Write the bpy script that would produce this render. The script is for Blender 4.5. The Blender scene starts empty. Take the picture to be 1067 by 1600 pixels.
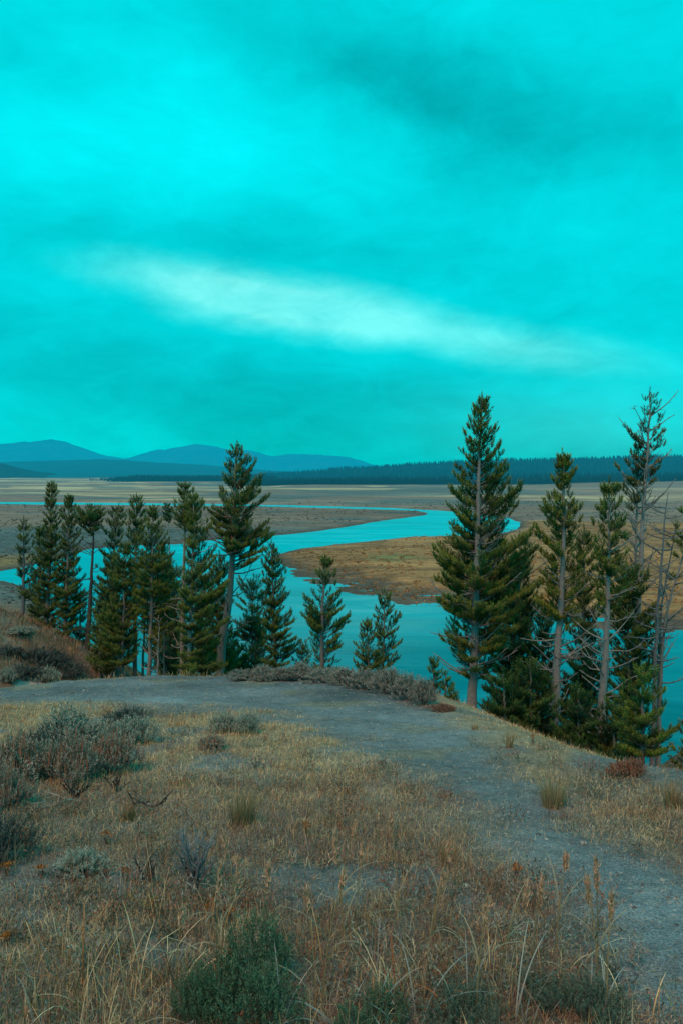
import bpy, math
import numpy as np

R = np.random.default_rng(7)
scn = bpy.context.scene
COL = scn.collection
F, CX, CY = 1200.0, 533.5, 800.0          # photograph pixels (1067 x 1600)
PITCH = math.atan((800 - 735) / F)        # camera looks a little down
CAM = np.array([0.0, 0.0, 1.65])
WZ = -20.0                                # water level


def ray(px, py):
    """direction of a photo pixel, scaled so that its Y is 1"""
    px = np.asarray(px, float); py = np.asarray(py, float)
    x = (px - CX) / F; y = (CY - py) / F
    c, s = math.cos(PITCH), math.sin(PITCH)
    dy = c + y * s; dz = -s + y * c
    return x / dy, dz / dy


def at(px, py, Y):
    u, v = ray(px, py)
    return np.array([u * Y, Y, CAM[2] + v * Y])


def on_plane(pts, z=WZ):
    out = []
    for px, py in pts:
        u, v = ray(px, py); Y = (z - CAM[2]) / v
        out.append((float(u * Y), float(Y)))
    return np.array(out)


# ------------------------------------------------------------------ noise
def vnoise(x, y, seed=0):
    x = np.asarray(x, float); y = np.asarray(y, float)
    xi = np.floor(x).astype(np.int64); yi = np.floor(y).astype(np.int64)
    fx = x - xi; fy = y - yi
    fx = fx * fx * (3 - 2 * fx); fy = fy * fy * (3 - 2 * fy)

    def h(a, b):
        n = (a * 374761393 + b * 668265263 + seed * 1442695041) & 0xFFFFFFFF
        n = ((n ^ (n >> 13)) * 1274126177) & 0xFFFFFFFF
        n = n ^ (n >> 16)
        return (n & 0xFFFF) / 65535.0
    a = h(xi, yi); b = h(xi + 1, yi); c = h(xi, yi + 1); d = h(xi + 1, yi + 1)
    return (a * (1 - fx) + b * fx) * (1 - fy) + (c * (1 - fx) + d * fx) * fy


def fbm(x, y, seed=0, octv=4):
    s = 0; a = 0.5; t = 0
    for i in range(octv):
        s = s + a * vnoise(x * 2 ** i + 17.3 * i, y * 2 ** i - 9.1 * i, seed + i); t += a; a *= 0.5
    return s / t                      # 0..1


def sstep(a, b, x):
    t = np.clip((x - a) / (b - a), 0, 1)
    return t * t * (3 - 2 * t)


def sd_poly(x, y, P):
    """signed distance, positive inside"""
    P = np.asarray(P, float); n = len(P)
    d2 = np.full(x.shape, 1e18); inside = np.zeros(x.shape, bool)
    for i in range(n):
        ax, ay = P[i]; bx, by = P[(i + 1) % n]
        ex, ey = bx - ax, by - ay
        t = np.clip(((x - ax) * ex + (y - ay) * ey) / (ex * ex + ey * ey + 1e-12), 0, 1)
        d2 = np.minimum(d2, (x - ax - t * ex) ** 2 + (y - ay - t * ey) ** 2)
        if ey != 0:
            cond = ((ay > y) != (by > y)) & (x < (bx - ax) * (y - ay) / (by - ay) + ax)
            inside ^= cond
    d = np.sqrt(d2)
    return np.where(inside, d, -d)


# ------------------------------------------------------------------ terrain
# outline of the shoulder of the near hill (its rim), in metres; the hill top lies inside
RIM = np.array([(-40, -6), (-26, 3), (-12, 9), (-5.8, 13.0), (-4.3, 15.4), (-2.0, 16.0), (0.1, 15.3), (1.2, 12.5), (1.56, 9.6),
                (1.75, 7.9), (2.15, 6.75), (2.5, 6.35), (2.9, 6.1), (6, 5.2), (14, 2), (30, -6)], float)
HILL_POLY = np.vstack([RIM, [(30, -30), (-40, -30)]])


def z_top(x, y):
    s = np.where(y > 14, y - 2, np.log1p(np.exp(np.clip((y - 2) * 2.2, -30, 40))) / 2.2)
    return -0.19 * s


def height_hill(x, y):
    d = np.maximum(-sd_poly(x, y, HILL_POLY), 0)
    z = z_top(x, y)
    drop = 0.45 * (np.sqrt(d * d + 0.16) - 0.4) + 0.09 * np.maximum(d - 26, 0)
    z = z - drop
    # brown knoll on the left, beyond the rim
    pk = np.where(x > -10.7, -2.75 - 0.53 * (x + 10.7), -2.75 + 0.22 * (-10.7 - x))
    pk = np.minimum(pk, 0.4)
    kn = pk - np.where(y < 24, 0.22, 0.42) * np.sqrt((y - 24) ** 2 + 1.0) + 0.3
    kn = kn + 0.5 * (fbm(x * 0.5, y * 0.5, 41, 3) - 0.5)
    k = 0.5
    m = np.maximum(z, kn)
    z = np.where(np.abs(z - kn) < 3, m + np.log(np.exp((z - m) / k) + np.exp((kn - m) / k)) * k - 0.0, m)
    return z


LAND_LEFT = [(-700, 893), (0, 893), (30, 888), (100, 872), (140, 858), (210, 852), (280, 850), (340, 843), (420, 838), (500, 829),
             (560, 820), (600, 813), (640, 808), (664, 805), (672, 802), (655, 799), (600, 797), (560, 796), (450, 793), (400, 792), (200, 790), (0, 788.5), (-900, 787)]
FAR_TOP = [(-900, 782.5), (0, 784), (250, 786), (450, 789), (600, 793), (680, 797), (740, 802), (790, 808), (812, 816), (808, 826), (780, 834),
           (700, 838), (640, 839), (560, 847), (470, 857), (425, 868)]
NEAR_BANK = [(425, 868), (436, 880), (466, 901), (500, 913), (560, 931), (640, 946), (720, 957), (850, 973), (940, 982), (1067, 994), (1300, 1010), (1900, 1040)]
NEAR_SHORE = [(60, 40), (42, 52), (36, 59), (32, 62), (30, 66), (31, 69), (28, 60), (20, 52), (5, 48), (-12, 56), (-24, 72), (-31, 88), (-43, 115), (-57, 140), (-66, 150), (-300, 170)]
W1 = on_plane(FAR_TOP)
W2 = on_plane(NEAR_BANK)
L1 = on_plane(LAND_LEFT)
WATER = np.vstack([W1, W2[1:], [(200, 95), (120, 30)], np.array(NEAR_SHORE), L1])
MEADOW = np.vstack([W1[8:], W2[1:], [(200, 110), (420, 160), (420, 215)]])


def height_valley(x, y, detail=True):
    sd = sd_poly(x, y, WATER)
    wob = 3.0 * (fbm(x / 11, y / 11, 3, 3) - 0.5) * sstep(30, 120, y)
    sd = sd + wob
    land = -sd
    mud = sstep(3, -3, sd_poly(x, y, MEADOW) - 18) * sstep(-2, 2, sd_poly(x, y, MEADOW) + 4) * sstep(190, 150, y)
    n = fbm(x / 5, y / 3.0, 11, 4) - 0.5
    up_plain = 0.9 * (1 - np.exp(-np.maximum(land, 0) / 5.0))
    up_mud = 0.022 * np.maximum(land, 0) + 0.55 * sstep(12, 17, land) + 0.75 * n * sstep(18, 12, land) * sstep(-6, 1, land) - 0.02
    up = up_plain * (1 - mud) + up_mud * mud
    h = np.where(land > 0, up, np.where(mud > 0.05, -0.05 + 0.10 * land + 0.75 * n * mud * sstep(-6, 1, land), np.maximum(0.13 * land, -2.2) - 0.03))
    # undulations of the plain and low rises far off
    far = sstep(330, 700, y)
    h = h + far * 5.0 * (fbm(x / 160 + 4, y / 260, 5, 3) - 0.42) * sstep(20, 80, land)
    h = h + 0.5 * (fbm(x / 35, y / 35, 8, 3) - 0.5) * sstep(8, 40, land)
    h = h + sstep(80, 520, x) * sstep(430, 760, y) * 7.0 * fbm(x / 120, y / 120, 21, 3)
    h = h - 2.0 * sstep(1.0, 0.0, np.hypot((x - 13.4) / 3.6, (y - 180) / 3.5)) * sstep(-10, 30, land)   # hollow of the pond
    return WZ + h


def height(x, y):
    x = np.asarray(x, float); y = np.asarray(y, float)
    hv = height_valley(x, y)
    hh = np.where(y < 130, height_hill(x, np.minimum(y, 130)), -60)
    k = 1.0
    m = np.maximum(hv, hh)
    z = m + np.where(np.abs(hv - hh) < 8, np.log(np.exp((hv - m) / k) + np.exp((hh - m) / k)) * k, 0)
    z = np.where((hv > WZ) | (hh > WZ - 1), z, m)
    near = sstep(70, 30, y)
    z = z + near * (0.10 * (fbm(x / 1.3, y / 1.3, 31, 3) - 0.5) + 0.035 * (fbm(x * 4, y * 4, 35, 3) - 0.5))
    return z


def ground_hit(px, py, y0=1.2, y1=60):
    u, v = ray(px, py)
    Y = np.linspace(y0, y1, 3000)
    z = height(u * Y, Y)
    below = np.nonzero(z >= CAM[2] + v * Y)[0]
    i = below[0] if len(below) else len(Y) - 1
    return np.array([u * Y[i], Y[i], z[i]])


# ------------------------------------------------------------------ mesh helpers
def mesh_np(name, V, tris=None, quads=None, col=None, smooth=False):
    me = bpy.data.meshes.new(name)
    V = np.ascontiguousarray(V, np.float32)
    loops, starts, tot = [], [], 0
    if tris is not None and len(tris):
        t = np.asarray(tris, np.int32); loops.append(t.ravel()); starts.append(np.arange(len(t)) * 3); tot = t.size
    if quads is not None and len(quads):
        q = np.asarray(quads, np.int32); loops.append(q.ravel()); starts.append(tot + np.arange(len(q)) * 4)
    loops = np.concatenate(loops).astype(np.int32); starts = np.concatenate(starts).astype(np.int32)
    me.vertices.add(len(V)); me.vertices.foreach_set('co', V.ravel())
    me.loops.add(len(loops)); me.loops.foreach_set('vertex_index', loops)
    me.polygons.add(len(starts)); me.polygons.foreach_set('loop_start', starts)
    me.update(calc_edges=True)
    if col is not None:
        c = np.ones((len(V), 4), np.float32); c[:, :3] = col
        a = me.attributes.new('col', 'FLOAT_COLOR', 'POINT'); a.data.foreach_set('color', c.ravel())
    me.polygons.foreach_set('use_smooth', np.full(len(starts), bool(smooth)))
    return me


def link(name, me, mat, parent=None):
    o = bpy.data.objects.new(name, me)
    COL.objects.link(o)
    if me is not None and mat is not None:
        me.materials.clear(); me.materials.append(mat)
    if parent is not None: o.parent = parent
    return o


def empty(name, loc):
    o = bpy.data.objects.new(name, None); COL.objects.link(o)
    o.location = loc; o.empty_display_size = 0.2
    return o


def tag(o, label=None, cat=None, group=None, kind=None):
    for k, v in (('label', label), ('category', cat), ('group', group), ('kind', kind)):
        if v: o[k] = v
    return o


class Geo:
    """collects triangle geometry as numpy chunks"""
    def __init__(s): s.V = []; s.T = []; s.C = []; s.n = 0

    def add(s, V, T, C):
        V = np.asarray(V, float).reshape(-1, 3); T = np.asarray(T, np.int64).reshape(-1, 3)
        C = np.broadcast_to(np.asarray(C, float), V.shape)
        s.V.append(V); s.T.append(T + s.n); s.C.append(C); s.n += len(V)

    def tube(s, P, rad, col, k=5):
        P = np.asarray(P, float); rad = np.asarray(rad, float); m = len(P)
        tg = np.gradient(P, axis=0); tg /= np.linalg.norm(tg, axis=1)[:, None] + 1e-9
        ref = np.array([0.31, 0.95, 0.05]) if abs(tg[0, 2]) > 0.7 else np.array([0, 0, 1.0])
        a = np.cross(tg, ref); a /= np.linalg.norm(a, axis=1)[:, None] + 1e-9
        b = np.cross(tg, a)
        th = np.arange(k) * 2 * math.pi / k
        ring = P[:, None] + rad[:, None, None] * (np.cos(th)[None, :, None] * a[:, None] + np.sin(th)[None, :, None] * b[:, None])
        V = np.vstack([ring.reshape(-1, 3), P[-1:]])
        T = []
        i = np.arange(m - 1)[:, None] * k; j = np.arange(k)[None]; j2 = (j + 1) % k
        q = np.stack([i + j, i + j2, i + k + j2, i + k + j], -1).reshape(-1, 4)
        T = np.vstack([q[:, [0, 1, 2]], q[:, [0, 2, 3]], np.stack([(m - 1) * k + np.arange(k), (m - 1) * k + (np.arange(k) + 1) % k, np.full(k, m * k)], -1)])
        s.add(V, T, col)

    def arrays(s):
        return np.vstack(s.V), np.vstack(s.T), np.vstack(s.C)

    def obj(s, name, mat, parent=None, off=None, smooth=False):
        V, T, C = s.arrays()
        if off is not None: V = V - np.asarray(off)
        return link(name, mesh_np(name, V, tris=T, col=C, smooth=smooth), mat, parent)


def unit(v):
    return v / (np.linalg.norm(v, axis=-1, keepdims=True) + 1e-9)


def blades(g, base, h, w, lean, az, colb, colt, seg=3, curl=1.0, twist=None, rng=R, ang0=None):
    """grass blades: N bases, heights, widths, lean (0 upright .. 1.5 lying), azimuth"""
    n = len(base)
    lv = np.linspace(0, 1, seg + 1)
    dirh = np.stack([np.cos(az), np.sin(az), np.zeros(n)], -1)
    tw = az + math.pi / 2 + (rng.normal(0, .5, n) if twist is None else twist)
    side = np.stack([np.cos(tw), np.sin(tw), np.zeros(n)], -1)
    V = np.zeros((n, 2 * seg + 1, 3)); C = np.zeros((n, 2 * seg + 1, 3))
    ang0 = lean * 0.35 if ang0 is None else ang0
    pos = np.array(base, float); step = h / seg
    for i, t in enumerate(lv):
        if i > 0:
            a = ang0 + lean * curl * (t - .5 / seg)
            pos = pos + step[:, None] * (np.sin(a)[:, None] * dirh + np.cos(a)[:, None] * np.array([0, 0, 1.]))
        ww = (w * (1 - 0.75 * t ** 1.5) * .5)[:, None]
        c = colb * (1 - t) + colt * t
        if i < seg:
            V[:, 2 * i] = pos - side * ww; V[:, 2 * i + 1] = pos + side * ww
            C[:, 2 * i] = c; C[:, 2 * i + 1] = c
        else:
            V[:, 2 * i] = pos; C[:, 2 * i] = c
    T = []
    for i in range(seg - 1):
        a = 2 * i; T += [(a, a + 1, a + 3), (a, a + 3, a + 2)]
    T.append((2 * seg - 2, 2 * seg - 1, 2 * seg))
    T = np.array(T)[None] + (np.arange(n) * (2 * seg + 1))[:, None, None]
    g.add(V.reshape(-1, 3), T.reshape(-1, 3), C.reshape(-1, 3))
    return pos


# ------------------------------------------------------------------ materials
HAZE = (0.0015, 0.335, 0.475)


def N(nt, typ, **kw):
    n = nt.nodes.new(typ)
    for k, v in kw.items(): setattr(n, k, v)
    return n


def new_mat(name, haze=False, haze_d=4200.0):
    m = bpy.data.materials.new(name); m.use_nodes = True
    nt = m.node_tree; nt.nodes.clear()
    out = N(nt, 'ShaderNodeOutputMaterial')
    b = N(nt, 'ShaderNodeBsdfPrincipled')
    if haze:  # painted aerial haze: surface gives way to emission with distance from the origin
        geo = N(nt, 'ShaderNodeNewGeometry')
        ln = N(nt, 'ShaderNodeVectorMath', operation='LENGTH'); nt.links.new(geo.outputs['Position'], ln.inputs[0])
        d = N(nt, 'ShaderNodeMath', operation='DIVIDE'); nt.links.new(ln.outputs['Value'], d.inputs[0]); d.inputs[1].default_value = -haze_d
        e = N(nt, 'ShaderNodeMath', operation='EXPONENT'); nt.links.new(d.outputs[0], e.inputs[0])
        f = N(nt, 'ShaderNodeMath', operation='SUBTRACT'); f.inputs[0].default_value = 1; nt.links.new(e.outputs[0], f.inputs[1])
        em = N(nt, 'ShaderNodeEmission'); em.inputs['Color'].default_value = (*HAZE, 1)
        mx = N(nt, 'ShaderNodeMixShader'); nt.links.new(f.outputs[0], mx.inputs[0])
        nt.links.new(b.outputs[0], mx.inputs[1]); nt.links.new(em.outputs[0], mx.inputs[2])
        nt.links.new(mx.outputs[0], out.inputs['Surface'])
    else:
        nt.links.new(b.outputs[0], out.inputs['Surface'])
    b.inputs['Roughness'].default_value = 0.85
    b.inputs['Specular IOR Level'].default_value = 0.25
    return m, nt, b


def noise(nt, scale, detail=4, rough=0.6, vec=None, dist=0.0):
    n = N(nt, 'ShaderNodeTexNoise'); n.inputs['Scale'].default_value = scale; n.inputs['Detail'].default_value = detail
    n.inputs['Roughness'].default_value = rough; n.inputs['Distortion'].default_value = dist
    if vec is not None: nt.links.new(vec, n.inputs['Vector'])
    return n


def pos_vec(nt, scale=(1, 1, 1)):
    g = N(nt, 'ShaderNodeNewGeometry')
    m = N(nt, 'ShaderNodeVectorMath', operation='MULTIPLY'); nt.links.new(g.outputs['Position'], m.inputs[0]); m.inputs[1].default_value = scale
    return m.outputs[0]


def ramp(nt, inp, stops):
    r = N(nt, 'ShaderNodeValToRGB'); nt.links.new(inp, r.inputs[0])
    el = r.color_ramp.elements
    while len(el) < len(stops): el.new(0.5)
    for e, (p, c) in zip(el, stops):
        e.position = p; e.color = (*c, 1) if isinstance(c, tuple) else (c, c, c, 1)
    return r.outputs[0]


def mul(nt, a, b, fac=1.0):
    m = N(nt, 'ShaderNodeMix', data_type='RGBA', blend_type='MULTIPLY'); m.inputs[0].default_value = fac
    nt.links.new(a, m.inputs[6]); nt.links.new(b, m.inputs[7])
    return m.outputs[2]


def attr_col(nt):
    a = N(nt, 'ShaderNodeAttribute'); a.attribute_name = 'col'
    return a.outputs['Color']


def bump(nt, b, hgt, strength, dist):
    bp = N(nt, 'ShaderNodeBump'); bp.inputs['Strength'].default_value = strength; bp.inputs['Distance'].default_value = dist
    nt.links.new(hgt, bp.inputs['Height']); nt.links.new(bp.outputs[0], b.inputs['Normal'])


def mat_attr(name, rough=0.8, haze=False, haze_d=4200., var=None, trans=0.0, spec=0.25):
    m, nt, b = new_mat(name, haze, haze_d)
    c = attr_col(nt)
    if var:
        n = noise(nt, var[0], 4, .65, pos_vec(nt))
        c = mul(nt, c, ramp(nt, n.outputs[0], [(0.25, var[1]), (0.75, var[2])]))
    nt.links.new(c, b.inputs['Base Color'])
    b.inputs['Roughness'].default_value = rough; b.inputs['Specular IOR Level'].default_value = spec
    return m


# hill ground: soil, gravel and litter
M_soil, nt, b = new_mat('hill_ground')
pv = pos_vec(nt)
n1 = noise(nt, 9, 6, .7, pv); n2 = noise(nt, 95, 5, .75, pv); n3 = noise(nt, 1.3, 4, .6, pv)
vor = N(nt, 'ShaderNodeTexVoronoi'); vor.inputs['Scale'].default_value = 120; nt.links.new(pv, vor.inputs['Vector'])
c = mul(nt, attr_col(nt), ramp(nt, n1.outputs[0], [(0.3, 0.62), (0.7, 1.3)]))
c = mul(nt, c, ramp(nt, n2.outputs[0], [(0.34, 0.36), (0.66, 1.75)]))
c = mul(nt, c, ramp(nt, n3.outputs[0], [(0.3, 0.8), (0.7, 1.2)]))
c = mul(nt, c, ramp(nt, vor.outputs['Distance'], [(0.0, 1.25), (0.55, 0.72)]))
nt.links.new(c, b.inputs['Base Color']); b.inputs['Roughness'].default_value = .95
ad = N(nt, 'ShaderNodeMath', operation='MULTIPLY_ADD'); nt.links.new(n2.outputs[0], ad.inputs[0]); ad.inputs[1].default_value = .6
nt.links.new(n1.outputs[0], ad.inputs[2])
bump(nt, b, ad.outputs[0], 0.7, 0.035)

# valley floor: dry sedge meadow, sage flats, mud
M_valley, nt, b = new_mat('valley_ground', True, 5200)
pa = pos_vec(nt, (1, 1, 1)); ps = pos_vec(nt, (0.35, 1.2, 1))
n1 = noise(nt, 0.9, 6, .75, pa); n2 = noise(nt, 0.12, 5, .65, ps); n3 = noise(nt, 0.012, 5, .6, ps)
c = mul(nt, attr_col(nt), ramp(nt, n1.outputs[0], [(0.3, 0.55), (0.7, 1.4)]))
c = mul(nt, c, ramp(nt, n2.outputs[0], [(0.3, 0.68), (0.7, 1.3)]))
c = mul(nt, c, ramp(nt, n3.outputs[0], [(0.35, 0.8), (0.65, 1.2)]))
nt.links.new(c, b.inputs['Base Color']); b.inputs['Roughness'].default_value = .95; b.inputs['Specular IOR Level'].default_value = .1
bump(nt, b, n1.outputs[0], 0.8, 0.35)

# river
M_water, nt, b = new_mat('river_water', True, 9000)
wv = pos_vec(nt, (0.55, 1.0, 1)); n1 = noise(nt, 1.6, 4, .6, wv, .6); n2 = noise(nt, 0.09, 4, .6, pos_vec(nt, (.5, 1.5, 1)), 1.2)
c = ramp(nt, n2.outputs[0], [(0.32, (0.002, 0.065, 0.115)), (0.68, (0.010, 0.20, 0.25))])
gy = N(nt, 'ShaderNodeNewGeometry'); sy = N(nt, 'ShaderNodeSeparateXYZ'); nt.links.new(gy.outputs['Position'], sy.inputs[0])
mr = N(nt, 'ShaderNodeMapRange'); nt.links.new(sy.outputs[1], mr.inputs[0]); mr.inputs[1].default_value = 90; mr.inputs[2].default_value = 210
far_sheen = N(nt, 'ShaderNodeMix', data_type='RGBA'); nt.links.new(mr.outputs[0], far_sheen.inputs[0]); nt.links.new(c, far_sheen.inputs[6]); far_sheen.inputs[7].default_value = (.003, .45, .59, 1)  # distant water painted paler, standing in for the sky's low-angle reflection
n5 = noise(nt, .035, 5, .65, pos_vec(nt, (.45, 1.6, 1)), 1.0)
nt.links.new(mul(nt, far_sheen.outputs[2], ramp(nt, n5.outputs[0], [(0.36, 0.62), (0.64, 1.2)])), b.inputs['Base Color']); b.inputs['IOR'].default_value = 1.33; b.inputs['Specular IOR Level'].default_value = .5
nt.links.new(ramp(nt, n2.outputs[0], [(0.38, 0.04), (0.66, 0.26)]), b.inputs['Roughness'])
bump(nt, b, n1.outputs[0], 0.25, 0.05)

M_bark = mat_attr('bark', .9, var=(38, .55, 1.4))
M_twig = mat_attr('twig', .9)
M_needle = mat_attr('needles', .65, var=(2.2, .75, 1.25), spec=.3)
M_leaf = mat_attr('dry_leaf', .75)
M_rock = mat_attr('rock', .9, var=(30, .6, 1.3))
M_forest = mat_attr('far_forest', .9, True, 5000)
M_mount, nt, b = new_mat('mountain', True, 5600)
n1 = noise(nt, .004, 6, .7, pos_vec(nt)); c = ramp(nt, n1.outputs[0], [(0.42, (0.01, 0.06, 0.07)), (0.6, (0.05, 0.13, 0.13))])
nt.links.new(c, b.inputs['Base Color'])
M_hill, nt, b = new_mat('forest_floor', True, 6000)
n1 = noise(nt, .02, 6, .7, pos_vec(nt)); c = ramp(nt, n1.outputs[0], [(0.4, (0.003, 0.022, 0.035)), (0.65, (0.006, 0.04, 0.055))])
nt.links.new(c, b.inputs['Base Color'])

# ------------------------------------------------------------------ ground sheet
ys = [0.25]
while ys[-1] < 62: ys.append(ys[-1] + max(0.022, 0.0085 * ys[-1]))
inv = np.linspace(1 / ys[-1], 1 / 900., 430)[1:]
ys = np.concatenate([ys, 1 / inv, np.geomspace(930, 16000, 46)])
us = np.concatenate([np.linspace(-1.3, -.62, 60)[:-1], np.linspace(-.62, .62, 560), np.linspace(.62, 1.3, 60)[1:]])
X = us[None, :] * (ys[:, None] + 5.0); Yg = np.repeat(ys[:, None], len(us), 1)
Z = height(X, Yg)
nr, nc = X.shape
idx = np.arange(nr * nc).reshape(nr, nc)
quads = np.stack([idx[:-1, :-1], idx[:-1, 1:], idx[1:, 1:], idx[1:, :-1]], -1).reshape(-1, 4)


def on_top(pts):
    """photo pixels on the hill top -> ground x, y (analytic, smooth part)"""
    out = []
    for px, py in pts:
        u, v = ray(px, py)
        Y = np.linspace(1, 18, 3400); z = z_top(u * Y, Y)
        k = np.nonzero(z >= CAM[2] + v * Y)[0]
        i = k[0] if len(k) else len(Y) - 1
        out.append((u * Y[i], Y[i]))
    return np.array(out, float)


PATH = np.vstack([on_top([(1040, 1540), (985, 1495), (930, 1450), (875, 1390), (820, 1328), (740, 1272), (650, 1205), (560, 1157), (450, 1120), (330, 1104), (150, 1104), (20, 1100)]),
                  [(-8, 12.2), (-5.9, 13.6), (-4.3, 15.9), (-2, 16.5), (0.2, 15.8), (1.2, 12.7), (1.35, 10.2)],
                  on_top([(770, 1160), (790, 1190), (835, 1238), (900, 1287), (1000, 1338), (1067, 1368)]),
                  [(2.6, 3.6), (3.6, 2.4), (4.2, 0.2), (2.2, 0.0), (1.6, 1.4)]])


def path_mask(x, y):
    d = sd_poly(x, y, PATH)
    d = d + 0.42 * (fbm(x * 2.2, y * 2.2, 51, 4) - 0.5) * 2 * (0.35 + 0.05 * y)
    return sstep(-0.22 - .03 * y, 0.22 + .03 * y, d)


def soil_color(x, y):
    pm = path_mask(x, y)[..., None]
    n = fbm(x * 1.1, y * 1.1, 61, 4)[..., None]; n2 = fbm(x * .35, y * .35, 65, 3)[..., None]
    straw = np.array([.43, .31, .20]); brown = np.array([.20, .145, .12]); grey = np.array([.21, .21, .22])
    t = sstep(4.2, 8.5, y)[..., None]
    c = brown * (1 - t) + straw * t
    c = c * (1 - .8 * sstep(.53, .66, n)) + grey * .8 * sstep(.53, .66, n)
    c = c * (.75 + .5 * n2)
    gravel = np.array([.205, .222, .24]) * (.42 + 1.16 * fbm(x * .8, y * .8, 71, 4)[..., None])
    gravel = gravel * (1 - .45 * sstep(9.5, 12.5, y)[..., None] * sstep(-1.0, .6, x)[..., None])
    # thin straw lying on the trodden ground
    ls = sstep(.56, .68, fbm(x * 1.3 + 3, y * 1.3, 77, 4))[..., None] * .45 * sstep(4, 7, y)[..., None]
    gravel = gravel * (1 - ls) + np.array([.36, .27, .15]) * ls
    c = c * (1 - pm) + gravel * pm
    d = np.maximum(-sd_poly(x, y, HILL_POLY), 0)[..., None]
    slope = np.array([.20, .14, .095]) * (.6 + .8 * n)
    sg = sstep(.46, .58, fbm(x * .9 + 9, y * .9, 81, 4))[..., None]
    slope = slope * (1 - .75 * sg) + np.array([.27, .24, .19]) * .75 * sg
    k = sstep(.6, 2.5, d)
    c = c * (1 - k) + slope * k
    # pale scoured clay on the knoll
    wl = (sstep(1.1, .3, np.hypot((x + 8.2) / 1.4, (y - 20.6) / 1.3)) + .7 * sstep(1.1, .3, np.hypot((x + 10.4) / .9, (y - 21) / .8)))[..., None] * sstep(.30, .5, fbm(x * 2, y * 2, 91, 3))[..., None]
    c = c * (1 - wl) + np.array([.62, .60, .55]) * wl
    return c


def valley_color(x, y, z):
    n = fbm(x / 30, y / 14, 101, 4)[..., None]
    ns = fbm(x / 130 + 7 + y / 300, y / 55, 105, 5)[..., None]
    sage = np.array([.115, .130, .125]); tan = np.array([.36, .235, .10]); gold = np.array([.60, .42, .23]); dun = np.array([.275, .175, .125])
    inm = sd_poly(x, y, MEADOW)[..., None]
    c = np.broadcast_to(sage, x.shape + (3,)).copy()
    # brown strip along the far channel
    k = (sstep(262, 300, y) * sstep(520, 430, y))[..., None] * sstep(.2, .45, n); c = c * (1 - k) + dun * .95 * k
    # far plain: stripes of gold, dun and sage
    k = sstep(440, 540, y)[..., None]
    fp = dun * (1 - sstep(.48, .62, ns)) + gold * sstep(.48, .62, ns)
    sg = sstep(.46, .58, fbm(x / 110 - 3 + y / 400, y / 85, 109, 5))[..., None]; fp = fp * (1 - .8 * sg) + sage * 1.0 * .8 * sg
    c = c * (1 - k) + fp * k
    k = sstep(150, 260, x)[..., None] * sstep(235, 300, y)[..., None] * .7; c = c * (1 - k) + dun * 1.15 * (.7 + .7 * n) * k
    m = np.array([.40, .195, .075]) * (.72 + .56 * n)
    m = m * (1 - .35 * sstep(.5, .66, fbm(x / 9, y / 4, 113, 4))[..., None])
    green = sstep(1.05, .5, np.hypot((x - 12.5) / 9, (y - 183) / 12))[..., None] * sstep(.35, .55, fbm(x / 4, y / 4, 117, 3))[..., None]
    m = m * (1 - green) + np.array([.22, .18, .065]) * green
    k = sstep(-3, 3, inm + 2); c = c * (1 - k) + m * k
    # sunken yellow strip and brown bank at the far left
    k = (sstep(-40, -60, x) * sstep(145, 165, y) * sstep(195, 180, y))[..., None]; c = c * (1 - k) + np.array([.27, .17, .07]) * k
    k = sstep(128, 112, y)[..., None] * sstep(10, -20, x)[..., None]; c = c * (1 - k) + np.array([.2, .13, .085]) * (.6 + .8 * n) * k
    k = (sstep(1080, 1110, y) * sstep(-.15, -.10, x / y))[..., None]; c = c * (1 - k) + np.array([.006, .03, .04]) * k
    # mud and wet margin near the water line
    sdw = -sd_poly(x, y, WATER)[..., None]
    wet = sstep(.75, .08, (z - WZ)[..., None]) * sstep(420, 300, y)[..., None]
    mud = np.array([.115, .08, .058]) * (.6 + .8 * fbm(x / 3, y / 2, 121, 4)[..., None])
    wet2 = sstep(500, 300, y)[..., None] * sstep(5, 1.0, sdw) * .7
    w = np.maximum(wet, wet2); c = c * (1 - w) + mud * w
    # grey silt shelf round the bend
    k = (sstep(34, 10, np.hypot((x - 52), (y - 246) * .8)) * sstep(8, 2, sdw[..., 0]))[..., None] * .8; c = c * (1 - k) + np.array([.22, .23, .22]) * k
    k = (sstep(9, 2, sdw[..., 0]) * sstep(190, 205, y) * sstep(262, 240, y) * sstep(-12, 8, x))[..., None] * .8; c = c * (1 - k) + np.array([.21, .21, .20]) * k
    return c


hh = height_hill(X, np.minimum(Yg, 130)); hv_ = height_valley(X, Yg)
khill = (sstep(-1.0, 1.0, hh - hv_) * sstep(110, 80, Yg))[..., None]
colr = soil_color(X, Yg) * khill + valley_color(X, Yg, Z) * (1 - khill)
V = np.stack([X, Yg, Z], -1).reshape(-1, 3); C = colr.reshape(-1, 3)
qc = V[quads].mean(1)
pmq = path_mask(qc[:, 0], qc[:, 1]) > .5
pmq &= (qc[:, 1] < 17)
hq = (khill.reshape(-1)[quads].mean(1) > .5) & ~pmq
vq = ~pmq & ~hq


def sub(name, sel, mat, smooth=True):
    q = quads[sel]; u, invq = np.unique(q, return_inverse=True)
    return link(name, mesh_np(name, V[u], quads=invq.reshape(q.shape), col=C[u], smooth=smooth), mat)


tag(sub('path', pmq, M_soil), kind='structure')
tag(sub('hillside', hq, M_soil), kind='structure')
tag(sub('valley_plain', vq, M_valley), kind='structure')

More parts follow.
